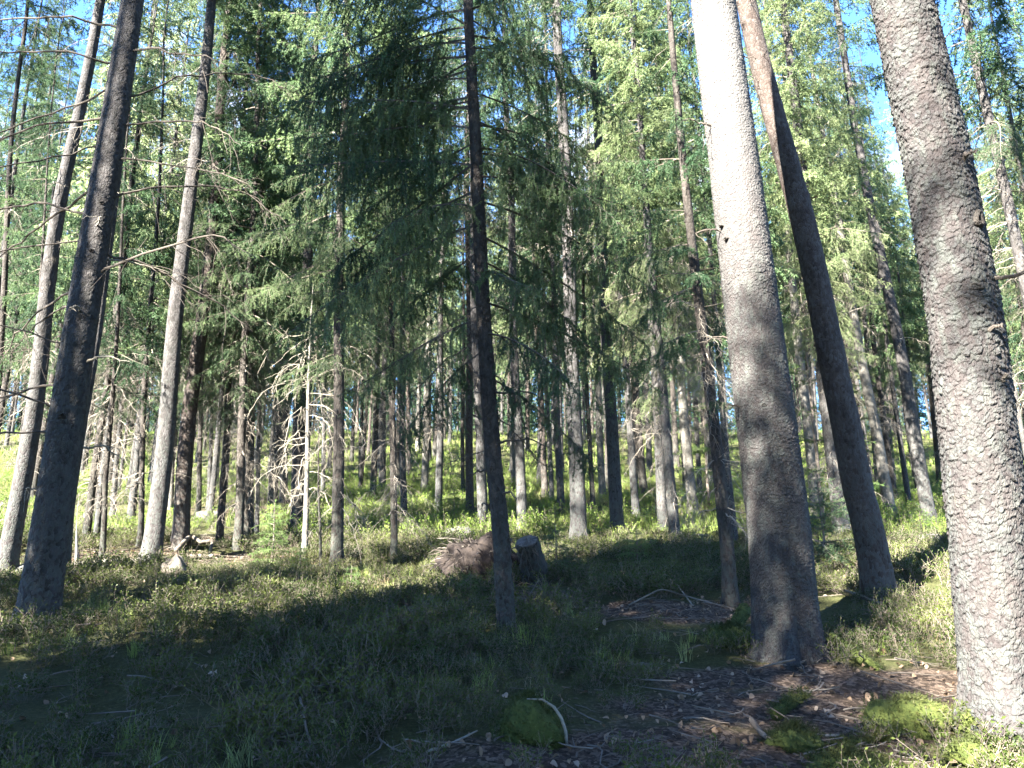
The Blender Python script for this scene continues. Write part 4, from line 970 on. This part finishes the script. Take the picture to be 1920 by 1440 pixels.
# ------------------------------------------------------------------ single things on the ground
def blob(name, c, rad, seed, m, label, cat, k=48, rough=.25, freq=2.2, fuzz=0, mats=None, sink=.25, rot=0.0, flat=0):
    """a lumpy body with real depth, resting in the ground"""
    n = k; th = np.linspace(0, np.pi, n // 2 + 1); ph = np.arange(n) * 2 * np.pi / n
    T, Pp = np.meshgrid(th, ph, indexing='ij'); D = np.stack([np.sin(T) * np.cos(Pp), np.sin(T) * np.sin(Pp), np.cos(T)], 2)
    q = D * freq + seed * 3.1
    f = 1 + rough * ((fbm(q[..., 0] + q[..., 2] * .7, q[..., 1] - q[..., 2] * .6, 4, seed) - .45) * 2)
    V = D * f[..., None] * np.asarray(rad)
    if flat: V[..., 2] = np.minimum(V[..., 2], rad[2] * flat)
    ca, sa = math.cos(rot), math.sin(rot); V = V @ np.array([[ca, sa, 0], [-sa, ca, 0], [0, 0, 1]])
    V = V.reshape(-1, 3); i = np.arange(n); j = (i + 1) % n
    F = np.concatenate([np.concatenate([np.stack([a * n + i, (a + 1) * n + i, (a + 1) * n + j], 1), np.stack([a * n + i, (a + 1) * n + j, a * n + j], 1)]) for a in range(n // 2)])
    z = float(height(c[0], c[1]))
    o = link(name, to_mesh(name, V, F, None, [m], True), None, (c[0], c[1], z + rad[2] * (1 - sink * 2) * .5))
    tag(o, label, cat)
    if fuzz:
        rg = np.random.default_rng(seed); up = V[:, 2] > -rad[2] * .5; P = V[up][rg.integers(0, up.sum(), fuzz)] + rg.normal(0, .012, (fuzz, 3))
        Nn = nrm(P / np.asarray(rad) ** 2); b = Buf(); b.add(*spikes(P - Nn * .006, P + Nn * .022, 240, .018, .004, rg, 45), 0)
        link("moss_fronds", b.mesh("moss_fronds", [M_mossfuzz]), o)
    return o
g = lambda px, py: ground_at(px, py)
c = g(995, 1385); mb = blob("mossy_boulder", c, (.18, .15, .135), 3, M_moss, "round mossy boulder in the dark foreground with a whitish curved branch over it", "boulder", fuzz=900, sink=.22, rough=.42, freq=1.9)
rng = np.random.default_rng(3)
# pale branch arched over the boulder
a = R(0); cc = np.array(mb.location)
P = [cc + [-.02, -.06, .165], cc + [.06, -.08, .165], cc + [.12, -.10, .13], cc + [.155, -.11, .08], cc + [.175, -.12, .02], cc + [.182, -.12, -.05]]
bf = Buf(); bf.add(*tube(np.array(P), np.array([.003, .006, .008, .009, .009, .007]), 8), 0)
tag(link("lichen_branch", bf.mesh("lichen_branch", [M_paletwig], True)), "short whitish curved branch leaning over the round mossy boulder", "branch")
for px, py, rad, sd_, lb in [(1705, 1362, (.24, .20, .12), 4, "wide domed moss hummock on the leaf litter left of the biggest trunk's foot"),
                             (1490, 1400, (.14, .11, .075), 5, "small rounded moss cushion beside the short bare stick in front of the broad scaly trunk"),
                             (1840, 1425, (.17, .14, .07), 6, "low moss cushion in front of the biggest trunk's foot"),
                             (1915, 1432, (.13, .12, .07), 7, "bright moss cushion at the lower right corner"),
                             (1370, 1205, (.22, .14, .10), 8, "dark moss pad on the left root of the broad scaly trunk"),
                             (290, 1075, (.45, .22, .10), 9, "long yellow-green moss mound in front of the grey straight trunk"),
                             (1835, 1378, (.10, .12, .12), 11, "moss climbing the left side of the biggest trunk's foot"),
                             (1590, 1440, (.2, .1, .05), 10, "flat moss patch at the bottom edge right of centre")]:
    blob("moss_hummock", g(px, py), rad, sd_, M_moss, lb, "moss hummock", fuzz=700, rough=.35, sink=.3)
def log(name, pts, r, label, cat, m, k=12, moss=0, cutm=None, seed=0, jag=.0):
    P = np.array([np.asarray(p, float) for p in pts]); t = np.linspace(0, 1, len(P)); tt = np.linspace(0, 1, 24)
    Q = np.stack([np.interp(tt, t, P[:, i]) for i in range(3)], 1); rg = np.random.default_rng(seed)
    Q[1:-1] = (Q[:-2] + 2 * Q[1:-1] + Q[2:]) / 4; Q[:, 2] += rg.normal(0, r * .06, 24)
    bf = Buf(); V, F = tube(Q, r * (1 - .35 * tt) * rg.uniform(.92, 1.08, 24), k); V = V + rg.normal(0, r * .05, V.shape); bf.add(V, F, 0)
    o = tag(link(name, bf.mesh(name, [m], True)), label, cat)
    if moss:
        b2 = Buf(); i = rg.integers(0, 24, moss); d = nrm(np.stack([rg.normal(0, .6, moss), rg.normal(0, .6, moss), np.abs(rg.normal(0.6, .5, moss))], 1)); p = Q[i] + d * r * .9 + rg.normal(0, .012, (moss, 3))
        b2.add(*spikes(p, p + d * .02, 260, .02, .004, rg, 40), 0); link("moss_fronds", b2.mesh("moss_fronds", [M_mossfuzz]), o)
    return o
def on(px, py, dz): p = g(px, py); return p + [0, 0, dz]
log("mossy_log", [on(1455, 1352, .03), on(1480, 1338, .05), on(1510, 1318, .04)], .035, "short mossy log lying on the dark litter in front of the broad scaly trunk", "log", M_moss, moss=400)
log("mossy_root", [on(1650, 1392, .0), on(1700, 1372, .03), on(1760, 1352, .035), on(1830, 1368, .04)], .035, "long mossy root running towards the biggest trunk", "root", M_moss, moss=800)
log("mossy_root", [on(1560, 1400, .0), on(1620, 1398, .02), on(1665, 1390, .02)], .02, "thin mossy root left of the wide domed moss hummock", "root", M_moss, moss=300)
log("stick", [on(1410, 1368, .05), on(1428, 1385, .03), on(1455, 1400, .015)], .016, "short bare brown stick beside the small rounded moss cushion", "stick", M_stick)
log("stick", [on(1520, 1384, .012), on(1575, 1384, .012)], .009, "straight pale grey stick lying behind the small moss cushion", "stick", M_paletwig)
log("stick", [on(800, 1418, .02), on(850, 1400, .02), on(895, 1382, .03)], .007, "thin pale stick lying left of the round mossy boulder", "stick", M_paletwig)
log("stick", [on(560, 1350, .12), on(575, 1400, .06), on(600, 1435, .02)], .008, "grey crooked stick in the dark foreground left of the boulder", "stick", M_stick)
log("root", [on(1560, 1225, .10), on(1600, 1238, .05), on(1650, 1258, .0)], .05, "mossy root spreading right from the broad scaly trunk", "root", M_moss, moss=300)
log("root", [on(1400, 1185, .18), on(1375, 1200, .08), on(1345, 1215, .0)], .06, "mossy root spreading left from the broad scaly trunk", "root", M_moss, moss=300)
log("fallen_log", [on(105, 1082, .08), on(200, 1074, .09), on(262, 1066, .08)], .09, "grey weathered log behind the thick dark left trunk", "log", M_log, seed=4)
log("fallen_branch", [on(330, 1038, .05), on(355, 1030, .22), on(375, 1034, .14), on(397, 1038, .2), on(392, 1046, .03)], .035, "crooked brown fallen branch at the reddish furrowed trunk's foot", "branch", M_stick, seed=5)
log("fallen_log", [on(300, 1058, .05), on(345, 1054, .06), on(400, 1050, .05)], .05, "dark low log below the crooked fallen branch", "log", M_stick, seed=6)
log("fallen_log", [on(1255, 1018, .06), on(1300, 1013, .08), on(1345, 1012, .06)], .035, "thin weathered log behind the thin leaning dead trunk", "log", M_log, seed=7)
log("fallen_branch", [on(1180, 1140, .03), on(1240, 1132, .14), on(1310, 1136, .06), on(1385, 1150, .03)], .008, "long dry fallen branch by the foot of the thin leaning dead trunk", "branch", M_stick, seed=8)
log("fallen_branch", [on(1245, 1095, .03), on(1268, 1112, .10), on(1300, 1142, .03)], .010, "pale forked fallen branch on the lit ground left of the thin dead trunk", "branch", M_paletwig, seed=9)
log("fallen_branch", [on(960, 1180, .02), on(985, 1150, .1), on(1010, 1125, .2)], .009, "dark bent branch leaning by the slender middle spruce's foot", "branch", M_darktwig, seed=10)
log("fallen_branch", [on(1545, 1100, .02), on(1600, 1128, .08), on(1660, 1140, .03)], .016, "dark dead branch on the ground left of the reddish flaky trunk's foot", "branch", M_stick, seed=11)
for px, py, rad, sd_, lb in [(55, 1084, (.26, .17, .13), 20, "pale sunlit stone at the foot of the leftmost grey trunk"), (118, 1080, (.16, .12, .14), 21, "whitish broken stone peeping out right behind the thick dark left trunk"),
                             (195, 1072, (.22, .15, .12), 22, "light grey flat stone in front of the bare earth at the left"), (862, 1012, (.26, .2, .17), 23, "pale stone in the bright grass left of the middle spruce"),
                             (1742, 1026, (.26, .2, .15), 24, "whitish stone in the sunlit grass left of the biggest trunk"), (392, 972, (.3, .2, .14), 25, "pale stone on the sunlit bare slope behind the reddish trunks"), (575, 1010, (.2, .15, .1), 26, "light stone beside the white dead pole")]:
    blob("stone", g(px, py), rad, sd_, M_stone, lb, "stone", k=32, rough=.4, freq=1.6, sink=.2)
# lichen grey rotten stump at the left
blob("rotten_stump", g(325, 1080), (.17, .15, .16), 30, M_stick, "small grey rotten stump on the moss mound at the left", "stump", k=32, rough=.6, sink=.2)

# the uprooted stump: a cut log with its plate of roots and soil
b0 = g(905, 1092); root = empty("uprooted_stump", tuple(b0), "uprooted stump with dark root plate and short cut log, behind the slender middle spruce", "stump")
rg = np.random.default_rng(12)
pl = blob("root_plate", (b0[0], b0[1]), (.50, .34, .36), 13, M_soil, None, None, k=80, rough=.42, freq=2.8, sink=.2); pl.parent = root; pl.location = (0 - .03, .25, .16)
for k_ in list(pl.keys()):
    if k_ in ("label", "category"): del pl[k_]
for i in range(110):
    a = rg.uniform(0, 6.28); e = rg.uniform(-.1, 1.2); d = np.array([math.cos(a) * math.cos(e), -abs(math.sin(a)) * math.cos(e) * .8, math.sin(e)]); p = np.array([-.03, .25, .16]) + d * [.42, .3, .3]
    L = rg.uniform(.12, .38); s = np.linspace(0, 1, 7)[:, None]; C = p + d * L * s + np.array([rg.normal(0, .2), 0, -.45]) * L * s ** 2 + np.cumsum(rg.normal(0, .012, (7, 3)), 0)
    bf = Buf(); bf.add(*tube(C, np.linspace(rg.uniform(.005, .014), .002, 7), 5), 0); link("root", bf.mesh("root", [M_darktwig if rg.random() < .85 else M_deadtwig]), root)
cl = ground_at(1005, 1100) - b0
C = np.array([cl + [.0, .25, -.05], cl + [-.03, .12, .25], cl + [-.10, -.02, .5]]); s = np.linspace(0, 2, 16)
Q = np.stack([np.interp(s, [0, 1, 2], C[:, i]) for i in range(3)], 1); V, F = tube(Q, np.linspace(.17, .135, 16), 20); V += rg.normal(0, .006, V.shape); bf = Buf(); bf.add(V, F, 0)
lg = link("log", bf.mesh("log", [M_barkdark], True), root)
d = nrm(Q[-1] - Q[-2]); bf = Buf(); V, F = tube(np.array([Q[-1] - d * .01, Q[-1] + d * .012]), .126, 20); V += rg.normal(0, .004, V.shape); bf.add(V, F, 0); link("cut_face", bf.mesh("cut_face", [M_cut]), lg)
for i in range(7):
    p = Q[-1] + np.array([rg.normal(0, .08), -.08, rg.uniform(-.1, .05)]); s = np.linspace(0, 1, 8)[:, None]; L = rg.uniform(.3, .6)
    Cc = p + np.array([rg.normal(0, .25), -.15, -.9]) * L * s + np.cumsum(rg.normal(0, .014, (8, 3)), 0); bf = Buf(); bf.add(*tube(Cc, np.linspace(.004, .0015, 8), 5), 0); link("root", bf.mesh("root", [M_darktwig]), root)
print("done", time.time() - T0)
